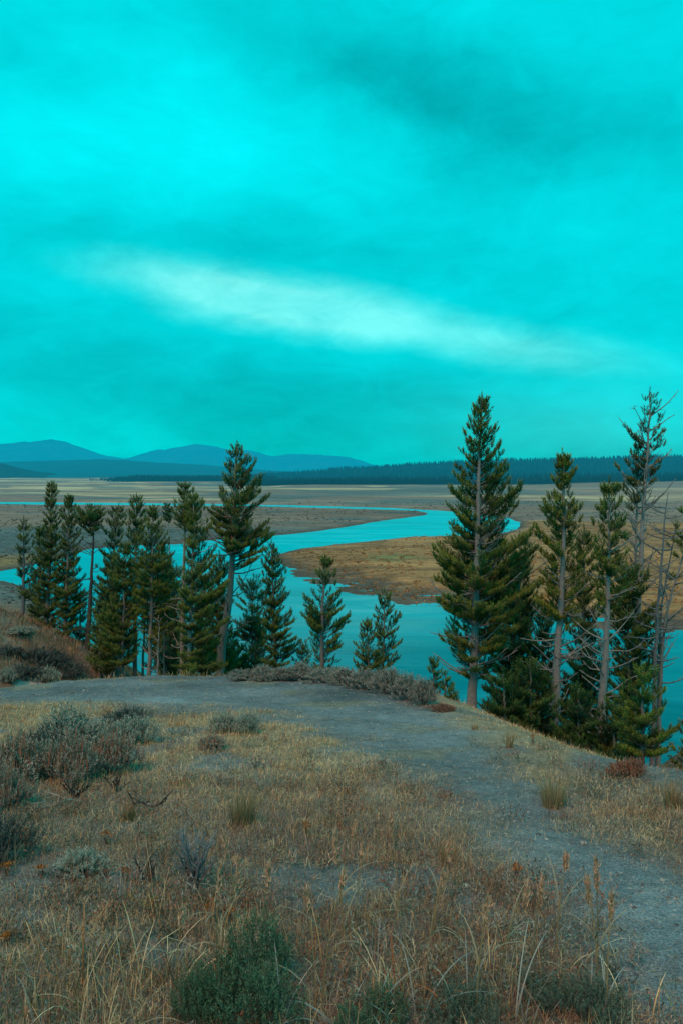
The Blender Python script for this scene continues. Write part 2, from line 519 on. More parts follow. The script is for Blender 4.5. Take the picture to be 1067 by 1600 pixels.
# river: one flat sheet at the water level, the ground rises out of it
wy = np.concatenate([np.linspace(34, 190, 60), np.geomspace(195, 560, 50)])
wu = np.linspace(-1.25, 1.25, 80)
WX = wu[None] * (wy[:, None] + 5); WY = np.repeat(wy[:, None], 80, 1)
ii = np.arange(WX.size).reshape(WX.shape)
wq = np.stack([ii[:-1, :-1], ii[:-1, 1:], ii[1:, 1:], ii[1:, :-1]], -1).reshape(-1, 4)
wV = np.stack([WX, WY, np.full(WX.shape, WZ)], -1).reshape(-1, 3)
wc = wV[wq].mean(1)
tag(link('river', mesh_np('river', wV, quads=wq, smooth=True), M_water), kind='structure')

# ------------------------------------------------------------------ mountains and forested ridges
def range_sheet(name, sil, D, depth, mat, base_py, amp, nscale, seed, nx=420, ny=46, ext=1.0):
    sil = np.array(sil, float)
    px = np.linspace(sil[0, 0], sil[-1, 0], nx); py = np.interp(px, sil[:, 0], sil[:, 1])
    u, v = ray(px, py)
    ub, vb = ray(px, np.full(nx, base_py))
    ub, vb = ub, vb
    t = np.linspace(0, 1, ny)
    yy = D - depth * .72 + depth * t
    crest = .72
    shp = np.where(t < crest, (t / crest) ** 1.25, 1 - .35 * ((t - crest) / (1 - crest)) ** 2)
    top = CAM[2] + v * D; bot = CAM[2] + vb * (D - depth * .72) - 6
    Zs = bot[None] + (top - bot)[None] * shp[:, None]
    Xs = u[None] * yy[:, None]
    Ys = np.repeat(yy[:, None], nx, 1)
    w = (np.sin(np.clip(t / crest, 0, 1) * math.pi) ** .8)[:, None]
    Zs = Zs + amp * w * (fbm(Xs / nscale, Ys / nscale / 1.6, seed, 5) - .55) * 2
    Zs = Zs + amp * .36 * (fbm(Xs / nscale * 5, Ys / nscale * 3, seed + 50, 4) - .5) * np.clip(t / crest, 0, 1)[:, None]
    i2 = np.arange(nx * ny).reshape(ny, nx)
    q = np.stack([i2[:-1, :-1], i2[:-1, 1:], i2[1:, 1:], i2[1:, :-1]], -1).reshape(-1, 4)
    o = link(name, mesh_np(name, np.stack([Xs, Ys, Zs], -1).reshape(-1, 3), quads=q, smooth=True), mat)
    tag(o, kind='structure')
    return Xs, Ys, Zs


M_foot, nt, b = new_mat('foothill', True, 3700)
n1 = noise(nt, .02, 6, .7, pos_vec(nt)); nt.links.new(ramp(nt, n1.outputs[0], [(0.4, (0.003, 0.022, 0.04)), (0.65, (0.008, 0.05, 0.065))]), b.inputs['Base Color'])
range_sheet('mountains', [(-700, 700), (-420, 694), (-260, 702), (-90, 696), (-10, 693), (22, 692), (50, 690), (66, 688), (80, 686.5), (94, 688), (112, 693), (135, 702), (155, 709), (178, 714), (192, 717),
                          (205, 714), (222, 708), (240, 704), (258, 703), (280, 698.5), (296, 695.5), (305, 693.5), (318, 694.5), (340, 698), (358, 703), (372, 705), (385, 703.5), (400, 706), (425, 712), (450, 710), (470, 709),
                          (495, 711), (515, 712), (540, 714), (560, 719), (585, 727), (620, 733), (760, 735), (1100, 733), (1800, 728)], 13000, 4200, M_mount, 742, 150, 900, 131, nx=640)
range_sheet('foothills', [(-700, 712), (-300, 716), (-60, 720), (0, 722), (60, 720), (110, 719), (160, 717), (200, 719), (250, 723), (300, 725), (340, 728), (380, 731), (420, 735), (480, 739), (560, 741), (700, 742)],
            3000, 1500, M_foot, 752, 12, 200, 141)
range_sheet('dark_foothill', [(-600, 716), (-200, 720), (-40, 722), (5, 724), (30, 731), (60, 737), (110, 742), (200, 746), (300, 748)], 2350, 560, M_hill, 752, 5, 90, 151)
up = range_sheet('forested_ridge', [(300, 752), (360, 747.5), (420, 741.5), (500, 736), (600, 729.5), (700, 724), (780, 720.5), (900, 717.5), (1000, 714.5), (1067, 713), (1200, 708), (1500, 712), (1900, 718)], 2300, 1000, M_hill, 764, 5, 120, 161)
lo = range_sheet('forested_bench', [(380, 757), (430, 755), (520, 752), (640, 750), (760, 748), (900, 745), (1000, 744), (1067, 743), (1300, 740), (1900, 744)], 1330, 330, M_hill, 768, 2, 60, 171)


def forest(name, P, hts, seed):
    r = np.random.default_rng(seed); n = len(P); k = 5
    tiers = [(0.0, .30, .55), (.3, .22, .8), (.58, .14, 1.0)]
    g = Geo()
    th0 = r.uniform(0, 6.28, n)
    shade = r.uniform(.6, 1.5, n)
    base = np.array([.005, .019, .026])[None] * shade[:, None]
    for z0, rr, z1 in tiers:
        V = np.zeros((n, k + 1, 3))
        for j in range(k):
            a = th0 + j * 2 * math.pi / k + z0 * 3; rad = hts * rr * r.uniform(.45, .8, n)
            V[:, j, 0] = P[:, 0] + rad * np.cos(a); V[:, j, 1] = P[:, 1] + rad * np.sin(a); V[:, j, 2] = P[:, 2] + hts * z0
        V[:, k] = P + np.stack([0 * hts, 0 * hts, hts * z1], -1)
        T = np.array([(j, (j + 1) % k, k) for j in range(k)])[None] + (np.arange(n) * (k + 1))[:, None, None]
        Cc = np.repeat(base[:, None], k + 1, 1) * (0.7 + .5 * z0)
        g.add(V.reshape(-1, 3), T.reshape(-1, 3), Cc.reshape(-1, 3))
    o = g.obj(name, M_forest); tag(o, kind='stuff'); return o


def scatter_on(sheet, n, seed, tmin=0, tmax=1, pw=1.0):
    r = np.random.default_rng(seed); Xs, Ys, Zs = sheet; ny, nx = Xs.shape
    a = (tmin + (tmax - tmin) * r.uniform(0, 1, n) ** pw) * (ny - 1.001); bb = r.uniform(0, nx - 1.001, n)
    i = a.astype(int); j = bb.astype(int); fa = a - i; fb = bb - j

    def g(A): return (A[i, j] * (1 - fa) + A[i + 1, j] * fa) * (1 - fb) + (A[i, j + 1] * (1 - fa) + A[i + 1, j + 1] * fa) * fb
    return np.stack([g(Xs), g(Ys), g(Zs)], -1)


P = scatter_on(up, 24000, 5, .05, .8); h = R.uniform(4.5, 11, len(P)) * (.55 + .95 * fbm(P[:, 0] / 70, P[:, 1] / 70, 271, 4))
tag(forest('far_forest', P, h, 6), 'hazy blue green conifer forest covering the long ridge', 'forest')
P = scatter_on(lo, 6500, 7, .03, .9, .85); h = R.uniform(7, 13, len(P))
P = np.vstack([P, scatter_on(lo, 2600, 17, .0, .10)]); h = R.uniform(6, 11, len(P)); P[:, 2] = np.maximum(P[:, 2], height(P[:, 0], P[:, 1])) - .8
tag(forest('near_forest', P, h, 8), 'darker conifer belt along the foot of the forested ridge', 'forest')
# dark treeline standing on the far edge of the plain, left
n = 3600
px = R.uniform(140, 430, n); keep = R.uniform(0, 1, n) < np.clip((px - 150) / 90, .05, 1) ** .7; px = px[keep]
Yt = R.uniform(1450, 1700, len(px)); u, v = ray(px, np.full(len(px), 750.)); xt = u * Yt
P = np.stack([xt, Yt, height(xt, Yt)], -1); h = R.uniform(4, 13, len(P)) * np.clip((px - 100) / 120, .5, 1)
tag(forest('treeline', P, h, 9), 'thin dark line of conifers on the far edge of the plain', 'treeline')

# ------------------------------------------------------------------ trees
NEEDLES = 21
PXM = 1.0 / F


def shoots_mesh(P, D, L, rad, tone, rng, dry=0.0, needles=NEEDLES, hue=(1, 1, 1)):
    """bottle-brush shoots of pine needles: P base, D direction, L length"""
    n = len(P)
    ref = np.where(np.abs(D[:, 2:3]) > .8, np.array([[1., 0, 0]]), np.array([[0, 0, 1.]]))
    A = unit(np.cross(D, ref)); B = np.cross(D, A)
    k = needles
    ax = np.linspace(0.02, 1.0, k)[None] + rng.normal(0, .03, (n, k))
    th = (np.arange(k) * 2.399)[None] + rng.uniform(0, 6.28, (n, 1))
    sp = np.where(np.arange(k) > k - 4, .45, 1.05)[None] + rng.normal(0, .12, (n, k))     # angle from the axis
    rd = np.cos(th)[..., None] * A[:, None] + np.sin(th)[..., None] * B[:, None]
    nd = np.cos(sp)[..., None] * D[:, None] + np.sin(sp)[..., None] * rd
    nb = P[:, None] + D[:, None] * (ax * L[:, None])[..., None]
    nl = rad[:, None] * rng.uniform(.85, 1.35, (n, k))
    sd = unit(np.cross(nd, D[:, None] + .01)) * (rad[:, None] * .185)[..., None]
    tip = nb + nd * nl[..., None]
    V = np.stack([nb - sd, nb + sd, tip], 2)
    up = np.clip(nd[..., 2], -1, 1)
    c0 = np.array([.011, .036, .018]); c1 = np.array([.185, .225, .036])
    tt = np.clip(tone[:, None] + .22 * up + rng.normal(0, .10, (n, k)), 0, 1)  # upward needles coloured lighter, top light painted into the tone
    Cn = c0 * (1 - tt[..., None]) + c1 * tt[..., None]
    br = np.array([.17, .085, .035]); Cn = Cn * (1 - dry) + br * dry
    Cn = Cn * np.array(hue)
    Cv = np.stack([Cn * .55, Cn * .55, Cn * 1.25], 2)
    T = np.arange(n * k * 3).reshape(-1, 3)
    return V.reshape(-1, 3), T, Cv.reshape(-1, 3)


def make_tree(name, label, Y, trunk, profile, tw, seed, dens=1.0, sparse=0.0, tone=.35, hue=(1, 1, 1), shoot=.17, rise=.68, dead=(None, None, 0), bark=(.17, .16, .15),
              cat='pine tree', group=None, wood=1.0, dead_len=60, foot=True, dry=0.0, clump=0.0, front=.42):
    """trunk: [(px, py)] from top to foot; profile: [(py, left px, right px)]; Y depth in metres; dead: (py0, py1, count) bare limbs"""
    rng = np.random.default_rng(seed)
    shoot *= .81; sparse += .03 if group != GR else -.03; tone += .14; clump = max(clump, .32)
    m = Y * PXM
    tp = np.array([at(px, py, Y) for px, py in trunk])
    fx = tp[-1, 0]; fz = float(height(fx, Y))
    if foot and fz < tp[-1, 2] - .02:
        d = tp[-1] - tp[-2]; d = d / (abs(d[2]) + 1e-6)
        ex = tp[-1] + np.array([np.clip(d[0], -.08, .08), 0, -1]) * (tp[-1, 2] - fz)
        ex[2] = float(height(ex[0], Y)) - .06
        tp = np.vstack([tp, ex])
    base = np.array([tp[-1, 0], Y, float(height(tp[-1, 0], Y))])
    # resample the trunk bottom -> top
    tb = tp[::-1]; zz = np.linspace(tb[0, 2], tb[-1, 2], 22)
    order = np.argsort(tb[:, 2])
    tx = np.interp(zz, tb[order, 2], tb[order, 0]); ty = Y + np.cumsum(rng.normal(0, .012, 22))
    tx = tx + np.concatenate([[0], rng.normal(0, .008, 20), [0]])
    P = np.stack([tx, ty, zz], -1)
    tt = (zz - zz[0]) / (zz[-1] - zz[0])
    r0 = tw * m * .5
    rr = r0 * (1 - .93 * tt ** 1.15) * (1 + .5 * np.exp(-tt * 30)) + .004
    root = empty(name, base)
    tag(root, label, cat, group)
    gt = Geo()
    bc = np.array(bark)
    gt.tube(P, rr, bc, 9)

    def tpos(z):
        return np.array([np.interp(z, zz, tx), np.interp(z, zz, ty), z])
    pr = np.array(profile, float) if profile else None
    if pr is not None and group == GL and tw < 12:
        mid = .5 * (pr[:, 1] + pr[:, 2])[:, None]; pr[:, 1:] = mid + (pr[:, 1:] - mid) * 1.07
    SP, SD, SL, ST = [], [], [], []
    gl = Geo()
    if pr is not None:
        o = np.argsort(pr[:, 0]); pr = pr[o]
        pz = np.array([at(CX, a, Y)[2] for a in pr[:, 0]])
        pl = np.array([at(a, p, Y)[0] for p, a, _ in pr]); prr = np.array([at(a, p, Y)[0] for p, _, a in pr])
        ztop = max(zz[-1], pz[0]); zbot = pz[-1]
        Ht = ztop - zbot
        dz = shoot * .92 / max(dens, .3)
        z = zbot
        zs = []
        while z < ztop - shoot * .4:
            zs.append(z); z += dz * rng.uniform(.75, 1.25)
        for z in zs:
            f = (z - zbot) / Ht
            c = tpos(z)
            ze = z + (.10 + .25 * f) * 0
            xl = np.interp(-ze, -pz, pl); xr = np.interp(-ze, -pz, prr)
            rl = max(c[0] - xl, .03); rrt = max(xr - c[0], .03); ra = .5 * (rl + rrt)
            nb = int(np.clip(round(4 + 3 * min(ra / .8, 1) + rng.uniform(-1, 1)), 3, 9))
            a0 = rng.uniform(0, 6.28)
            c0_ = c
            for j in range(nb):
                if rng.uniform() < sparse: continue
                c = tpos(z + rng.uniform(-.9, .9) * dz) if f < .9 else c0_
                az = a0 + j * 6.283 / nb + rng.normal(0, .25)
                ca, sa = math.cos(az), math.sin(az)
                if f < .82 and sa < -.45 and rng.uniform() < front: continue
                L = (rrt if ca > 0 else rl) * ca * ca + ra * .95 * sa * sa
                L *= rng.choice([1.04, .9, .74, .52], p=[.34, .28, .23, .15]) * rng.uniform(.86, 1.14)
                if L < .05: L = .05
                ris = rise * (.5 + .9 * f) * rng.uniform(.7, 1.3)
                nseg = 7
                t = np.linspace(0, 1, nseg)
                hor = np.array([ca, sa, 0]); side = np.array([-sa, ca, 0])
                wig = rng.normal(0, .05)
                # start below so that the tip ends near z
                zc = L * ris * (.55 * t + .45 * t ** 2.2) - L * ris * .62
                B = c + L * t[:, None] * hor + (L * wig * t ** 2)[:, None] * side
                B[:, 2] += zc
                if L > .14:
                    gl.tube(B[:-1], (.006 + .010 * L * wood) * (1 - .8 * t[:-1]) * (.6 + .4 * min(1, r0 / .06)), bc * .75, 3)
                tg = unit(np.gradient(B, axis=0))
                ns = max(2, int(L / (shoot * .52)))
                t0 = .30 if L > .35 else .12
                tsh = np.linspace(t0, 1, ns) if ns > 2 else np.array([.5, 1.])
                tonej = tone + rng.normal(0, .14)
                for ti in tsh:
                    if clump and rng.uniform() < clump * (1 - ti): continue
                    p = np.array([np.interp(ti, t, B[:, i]) for i in range(3)])
                    d = np.array([np.interp(ti, t, tg[:, i]) for i in range(3)])
                    ll = shoot * rng.uniform(.75, 1.2)
                    d2 = d * .75 + np.array([0, 0, .50 + .35 * f]) + rng.normal(0, .12, 3)
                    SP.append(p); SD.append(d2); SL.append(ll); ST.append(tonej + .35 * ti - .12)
                    sl = .34 * L * (1.15 - ti)
                    for s in (-1, 1):
                        if rng.uniform() < .10: continue
                        ex = d * .55 + side * s * .75
                        nn = 1 + int(sl / (shoot * .72))
                        for q in range(nn):
                            off = (q + rng.uniform(.1, .6)) * shoot * .72
                            pp = p + unit(ex) * off + np.array([0, 0, .18 * off])
                            d3 = ex * .75 + np.array([0, 0, .48 + .35 * f]) + rng.normal(0, .15, 3)
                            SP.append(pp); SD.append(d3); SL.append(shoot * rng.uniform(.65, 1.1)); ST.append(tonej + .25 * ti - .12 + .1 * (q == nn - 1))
        # leader
        for q in range(3):
            SP.append(tpos(zz[-1] - .10 * q)); SD.append(np.array([rng.normal(0, .1), rng.normal(0, .1), 1])); SL.append(shoot * .9); ST.append(tone + .2)
    # bare limbs
    if dead[2]:
        za, zb = at(CX, dead[0], Y)[2], at(CX, dead[1], Y)[2]
        for j in range(dead[2]):
            z = rng.uniform(zb, za); c = tpos(z); az = rng.uniform(0, 6.28)
            L = dead_len * m * rng.uniform(.3, 1.0)
            t = np.linspace(0, 1, 7); hor = np.array([math.cos(az), math.sin(az), 0]); side = np.array([-hor[1], hor[0], 0])
            up = rng.uniform(-.05, .95) if 'dying' not in cat else rng.uniform(.35, 1.3)
            B = c + L * t[:, None] * hor + (L * rng.normal(0, .15) * t ** 2)[:, None] * side
            B[:, 2] += L * (up * t - .08 * np.sin(t * 3.1) + rng.normal(0, .03) * np.sin(t * 7))
            cc = bc * rng.uniform(.75, 1.25)
            gl.tube(B, (.007 + .011 * L) * (1 - .8 * t) + .003, cc, 4)
            for w in range(int(L / .16)):
                ti = rng.uniform(.3, .95); p = np.array([np.interp(ti, t, B[:, i]) for i in range(3)])
                d = hor * rng.uniform(.3, 1) + side * rng.choice([-1, 1]) * rng.uniform(.3, 1) + np.array([0, 0, rng.uniform(-.2, .8)])
                l2 = L * rng.uniform(.12, .32)
                q = p + unit(d) * l2 * np.array([0, .5, 1])[:, None] + np.array([0, 0, .02]) * np.array([0, 1, 0])[:, None]
                gl.tube(q, np.array([.006, .005, .003]), cc, 3)
    if gl.n:
        V_, T_, C_ = gl.arrays(); gt.add(V_, T_, C_)
    gt.obj('trunk', M_bark, root, base, smooth=True)
    if SP:
        SP, SD, SL, ST = np.array(SP), unit(np.array(SD)), np.array(SL), np.array(ST)
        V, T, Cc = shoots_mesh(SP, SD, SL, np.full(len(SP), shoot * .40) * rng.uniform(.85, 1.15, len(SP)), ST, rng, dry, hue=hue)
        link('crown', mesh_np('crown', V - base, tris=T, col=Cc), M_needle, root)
    return root


GR, GL, GY = 'pines on the right below the path', 'conifers on the left beyond the rim', 'young pines along the rim'
GREY = (.205, .215, .215); BLUE = (.12, .15, .17)
TREES = [
    # ---- right group
    dict(label='tallest pine in the right group, full crown over a straight grey trunk', Y=14.5, tw=15, trunk=[(753, 624), (748, 760), (745, 900), (741, 1000), (736, 1112)], group=GR,
         profile=[(625, 750, 757), (647, 741, 760), (657, 737, 768), (672, 735, 770), (687, 728, 776), (704, 727, 780), (715, 727, 781), (726, 724, 787), (741, 713, 794), (756, 712, 801), (769, 716, 809), (782, 705, 814),
                  (797, 706, 809), (812, 711, 808), (840, 699, 814), (852, 712, 822), (872, 680, 826), (891, 675, 836), (907, 690, 832), (931, 690, 828), (952, 684, 826), (969, 692, 812), (1003, 694, 800), (1024, 706, 790), (1060, 718, 772)],
         dens=1.0, dead=(820, 1060, 52), dead_len=80, bark=GREY, clump=.5, tone=.36, front=.68),
    dict(label='dark bushy pine crowding behind the right side of the tallest pine', Y=17.5, tw=9, trunk=[(812, 838), (806, 950), (802, 1120)], group=GR,
         profile=[(842, 806, 822), (870, 792, 832), (900, 775, 838), (950, 768, 838), (1000, 766, 836), (1050, 760, 845), (1100, 758, 850), (1150, 770, 860)], sparse=.08, tone=.10, hue=(.8, .95, 1), dead=(900, 1100, 10)),
    dict(label='narrow olive pine with long bare grey trunk, second tallest of the right group', Y=13.8, tw=15, trunk=[(881, 713), (883, 800), (879, 900), (873, 1000), (866, 1135)], group=GR,
         profile=[(715, 879, 884), (732, 875, 889), (750, 870, 896), (771, 867, 895), (797, 856, 909), (804, 846, 905), (827, 851, 901), (852, 838, 901), (878, 846, 911), (901, 848, 914), (923, 840, 911), (951, 844, 900), (975, 852, 895)],
         tone=.5, dead=(890, 1120, 46), dead_len=62, bark=GREY, clump=.45, front=.7, hue=(1.1, 1.0, .8)),
    dict(label='shorter pine in front of the grey dead pines, slim grey trunk bare below', Y=13.2, tw=14, trunk=[(949, 756), (948, 870), (944, 1000), (938, 1168)], group=GR,
         profile=[(757, 947, 952), (771, 938, 959), (792, 937, 963), (806, 936, 968), (822, 927, 972), (843, 925, 979), (861, 927, 975), (885, 928, 972), (901, 931, 984), (925, 934, 975), (950, 938, 962)],
         tone=.38, dead=(860, 1160, 50), dead_len=60, bark=GREY, clump=.45, front=.7),
    dict(label='dark pine filling the gap behind the two bare grey trunks', Y=16.5, tw=8, trunk=[(914, 829), (912, 950), (910, 1150)], group=GR,
         profile=[(833, 911, 917), (860, 902, 926), (890, 898, 930), (930, 892, 934), (980, 888, 930), (1030, 880, 930), (1080, 876, 925), (1150, 872, 930)], sparse=.1, tone=.12, dead=(900, 1100, 12), dead_len=45),
    dict(label='dense dark green pine at the foot of the grey dead pines', Y=15.2, tw=9, trunk=[(977, 882), (982, 1000), (984, 1160)], group=GR,
         profile=[(885, 972, 984), (905, 958, 1006), (930, 953, 1020), (955, 952, 1024), (985, 955, 1030), (1020, 958, 1026), (1060, 958, 1018), (1110, 952, 1012), (1160, 940, 1010)], sparse=.12, tone=.2),
    dict(label='young green pine at the right front, standing on the rim of the hill', Y=10.6, tw=9, trunk=[(1003, 1046), (1004, 1120), (1003, 1210)], group=GR,
         profile=[(1048, 999, 1007), (1068, 986, 1021), (1090, 979, 1034), (1110, 973, 1041), (1130, 970, 1050), (1150, 966, 1056), (1170, 966, 1050), (1186, 976, 1042)], tone=.3, shoot=.14, dead=(1100, 1190, 14), dead_len=40, clump=.3, hue=(.9, 1.05, .8)),
    dict(label='small pine cut by the right edge of the photo at the hill rim', Y=10.2, tw=6, trunk=[(1084, 1120), (1084, 1225)], group=GR,
         profile=[(1125, 1080, 1088), (1160, 1068, 1100), (1180, 1055, 1108), (1200, 1042, 1115), (1218, 1040, 1115)], tone=.15, shoot=.14, sparse=.2),
    dict(label='tall half dead pine with thin brown tufts above bare grey limbs', Y=16.0, tw=14, trunk=[(1017, 613), (1015, 690), (1011, 760), (1006, 830), (1001, 900), (996, 1010), (994, 1150)], group=GR, cat='dying pine',
         profile=[(615, 1014, 1019), (630, 999, 1044), (644, 1000, 1040), (660, 991, 1040), (676, 982, 1046), (693, 986, 1044), (709, 985, 1040), (725, 990, 1030), (770, 995, 1022)],
         sparse=.48, dens=.72, tone=.3, dry=.5, front=.5, bark=GREY, dead=(650, 930, 44), dead_len=50, clump=.75, shoot=.15, wood=1.8, rise=.9),
    dict(label='shorter dying pine close against the left of the tall half dead pine', Y=16.4, tw=10, trunk=[(998, 697), (996, 770), (993, 850), (990, 930), (988, 1100)], group=GR, cat='dying pine',
         profile=[(700, 995, 1001), (712, 983, 1008), (725, 970, 1008), (745, 964, 1004), (765, 961, 1003), (790, 963, 1003), (815, 966, 1001)], sparse=.45, dens=.75, tone=.35, dry=.3, front=.5, bark=GREY, dead=(740, 940, 40), dead_len=48, clump=.6, shoot=.15, wood=1.5, rise=.8),
    dict(label='bare blue grey snag right of the half dead pines, without needles', Y=14.6, tw=9, trunk=[(1042, 769), (1038, 800), (1033, 880), (1028, 950), (1024, 1040), (1020, 1150)], profile=None, group=GR, cat='dead tree', dead=(790, 1060, 34), dead_len=52, bark=BLUE),
    dict(label='thin leaning snag at the right edge behind the blue grey one', Y=15.4, tw=7, trunk=[(1054, 820), (1046, 870), (1038, 910), (1031, 970), (1027, 1060), (1024, 1150)], profile=[(835, 1048, 1058), (880, 1040, 1052), (905, 1036, 1050)], sparse=.7, dens=.6, group=GR, cat='dead tree', dead=(840, 1080, 26), dead_len=48, bark=BLUE, shoot=.14),
    dict(label='leaning pine with green tuft at its tip, on the right edge', Y=15.0, tw=8, trunk=[(1078, 790), (1072, 840), (1060, 890), (1046, 930), (1037, 980), (1032, 1060), (1028, 1160)], profile=[(790, 1070, 1084), (815, 1060, 1095), (845, 1058, 1092), (870, 1056, 1085)], sparse=.35, group=GR, cat='dying pine', dead=(860, 1080, 26), dead_len=60, bark=GREY, shoot=.15),
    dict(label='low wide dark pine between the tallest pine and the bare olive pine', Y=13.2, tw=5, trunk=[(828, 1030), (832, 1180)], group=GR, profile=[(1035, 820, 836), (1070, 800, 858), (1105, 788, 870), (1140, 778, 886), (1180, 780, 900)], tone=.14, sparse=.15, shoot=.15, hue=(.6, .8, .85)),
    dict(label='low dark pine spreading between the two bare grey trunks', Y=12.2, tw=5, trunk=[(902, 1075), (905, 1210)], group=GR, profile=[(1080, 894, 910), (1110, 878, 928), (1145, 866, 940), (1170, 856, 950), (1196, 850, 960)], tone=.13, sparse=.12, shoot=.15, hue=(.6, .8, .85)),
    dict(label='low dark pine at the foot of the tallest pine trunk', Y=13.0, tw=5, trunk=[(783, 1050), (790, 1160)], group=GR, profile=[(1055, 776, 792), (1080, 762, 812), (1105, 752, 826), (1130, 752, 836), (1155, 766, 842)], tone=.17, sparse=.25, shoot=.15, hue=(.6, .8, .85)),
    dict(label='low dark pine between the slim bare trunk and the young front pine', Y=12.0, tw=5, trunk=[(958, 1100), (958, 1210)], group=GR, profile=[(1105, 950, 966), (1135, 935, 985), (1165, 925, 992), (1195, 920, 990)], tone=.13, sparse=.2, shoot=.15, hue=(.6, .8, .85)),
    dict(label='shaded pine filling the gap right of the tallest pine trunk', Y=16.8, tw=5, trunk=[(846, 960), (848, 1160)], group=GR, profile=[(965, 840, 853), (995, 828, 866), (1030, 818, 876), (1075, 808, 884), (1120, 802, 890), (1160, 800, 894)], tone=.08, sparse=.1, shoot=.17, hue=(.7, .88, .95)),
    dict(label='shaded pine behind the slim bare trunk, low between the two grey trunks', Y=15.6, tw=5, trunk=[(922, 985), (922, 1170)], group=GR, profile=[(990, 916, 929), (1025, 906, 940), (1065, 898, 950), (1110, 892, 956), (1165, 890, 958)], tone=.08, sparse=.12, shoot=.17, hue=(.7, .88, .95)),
    # ---- left group
    dict(label='leftmost conifer of the left group, thin crown and dark bare trunk', Y=25.5, tw=7, trunk=[(39, 813), (38, 892), (35, 988)], group=GL, profile=[(815, 36, 42), (835, 33, 48), (860, 32, 52), (885, 32, 52), (910, 32, 50), (935, 32, 48)], sparse=.5, tone=.2, dead=(860, 975, 22), dead_len=24, bark=BLUE, shoot=.18),
    dict(label='broad shaded conifer between the leftmost thin one and the tall spire', Y=27.5, tw=6, trunk=[(63, 825), (60, 990)], group=GL, profile=[(828, 60, 66), (850, 53, 71), (880, 48, 75), (920, 45, 75), (960, 43, 72), (985, 46, 70)], tone=.12, sparse=.15, shoot=.19, hue=(.8, .95, 1)),
    dict(label='tall spire shaped conifer, tallest on the far left side', Y=25.5, tw=7, trunk=[(81, 757), (79, 850), (76, 930), (72, 995)], group=GL, profile=[(759, 78, 84), (775, 76, 89), (790, 75, 92), (805, 74, 93), (820, 72, 92), (850, 65, 94), (880, 62, 97), (920, 60, 100), (960, 60, 102), (980, 66, 95)], tone=.24, dead=(870, 985, 16), dead_len=24, shoot=.17, sparse=.1),
    dict(label='pointed dark conifer just right of the tall spire', Y=25.0, tw=7, trunk=[(110, 777), (107, 880), (102, 1008)], group=GL, profile=[(779, 108, 113), (795, 103, 118), (820, 98, 120), (850, 95, 124), (880, 91, 126), (920, 90, 131), (955, 92, 132), (990, 95, 124)], tone=.17, dead=(860, 1000, 12), dead_len=24, shoot=.17),
    dict(label='flat topped dark pine with open gaps of water beside its trunk', Y=24.5, tw=8, trunk=[(143, 794), (146, 830), (144, 900), (140, 960), (135, 1030)], group=GL, profile=[(797, 132, 154), (805, 122, 164), (814, 121, 163), (824, 126, 157), (833, 136, 151)], tone=.16, dead=(835, 1015, 40), dead_len=30, bark=(.06, .06, .06), shoot=.17, dens=1.2),
    dict(label='dark pine of loose clumps right of the flat topped one', Y=25.0, tw=7, trunk=[(186, 792), (180, 850), (172, 1030)], group=GL, profile=[(794, 181, 190), (808, 172, 196), (830, 166, 195), (850, 163, 190), (880, 160, 185), (915, 154, 184), (950, 150, 180), (1000, 152, 180)], tone=.14, clump=.5, sparse=.12, shoot=.18),
    dict(label='shaded bottom conifer low between the flat topped pine and the front pines', Y=23.0, tw=5, trunk=[(160, 940), (158, 1050)], group=GL, profile=[(945, 155, 165), (975, 148, 174), (1010, 144, 180), (1045, 146, 182)], tone=.12, sparse=.25, shoot=.17),
    dict(label='grey green conifer with rounded top, behind the pointed golden one', Y=24.0, tw=7, trunk=[(215, 778), (213, 870), (211, 1040)], group=GL, profile=[(780, 209, 221), (795, 206, 225), (812, 203, 228), (840, 200, 229), (870, 200, 230), (910, 196, 234), (960, 196, 238)], tone=.2, shoot=.18, sparse=.08),
    dict(label='wide pointed olive conifer with pale trunk, middle of the left group', Y=18.6, tw=8, trunk=[(240, 796), (239, 927), (234, 1060)], group=GL, profile=[(799, 237, 243), (815, 231, 249), (835, 225, 257), (860, 217, 263), (890, 214, 268), (920, 214, 270), (955, 216, 270), (990, 222, 264)], tone=.36, dead=(870, 1050, 34), dead_len=30, bark=(.20, .19, .175), clump=.3, shoot=.15),
    dict(label='thin bare pole of a dead tree beside the pale trunked olive conifer', Y=19.4, tw=5, trunk=[(227, 872), (226, 960), (223, 1060)], profile=None, group=GL, cat='dead tree', dead=(885, 1040, 22), dead_len=20, bark=(.165, .165, .16)),
    dict(label='bushy front pine left of the pale trunked conifer, thin double stem', Y=18.8, tw=6, trunk=[(196, 853), (194, 950), (193, 1060)], group=GL, profile=[(855, 191, 200), (870, 184, 205), (900, 174, 212), (930, 167, 213), (960, 161, 214), (1000, 152, 212), (1035, 152, 205)], tone=.27, dead=(920, 1050, 16), dead_len=30, clump=.3, bark=(.18, .17, .165), shoot=.15),
    dict(label='thin dark sapling trunk standing tight beside the bushy front pine', Y=19.2, tw=4, trunk=[(188, 975), (187, 1060)], profile=[(975, 180, 196), (1000, 178, 198), (1020, 180, 196)], sparse=.4, tone=.2, group=GL, dead=(985, 1050, 6), dead_len=18, shoot=.15),
    dict(label='dark reddish conifer in shade left of the two pale straight trunks', Y=22.5, tw=7, trunk=[(262, 868), (262, 960), (260, 1060)], group=GL, profile=[(872, 255, 270), (895, 250, 276), (930, 247, 280), (965, 244, 280), (1000, 246, 282), (1050, 246, 284)], tone=.12, dry=.12, sparse=.35, dead=(900, 1040, 20), dead_len=30, shoot=.17),
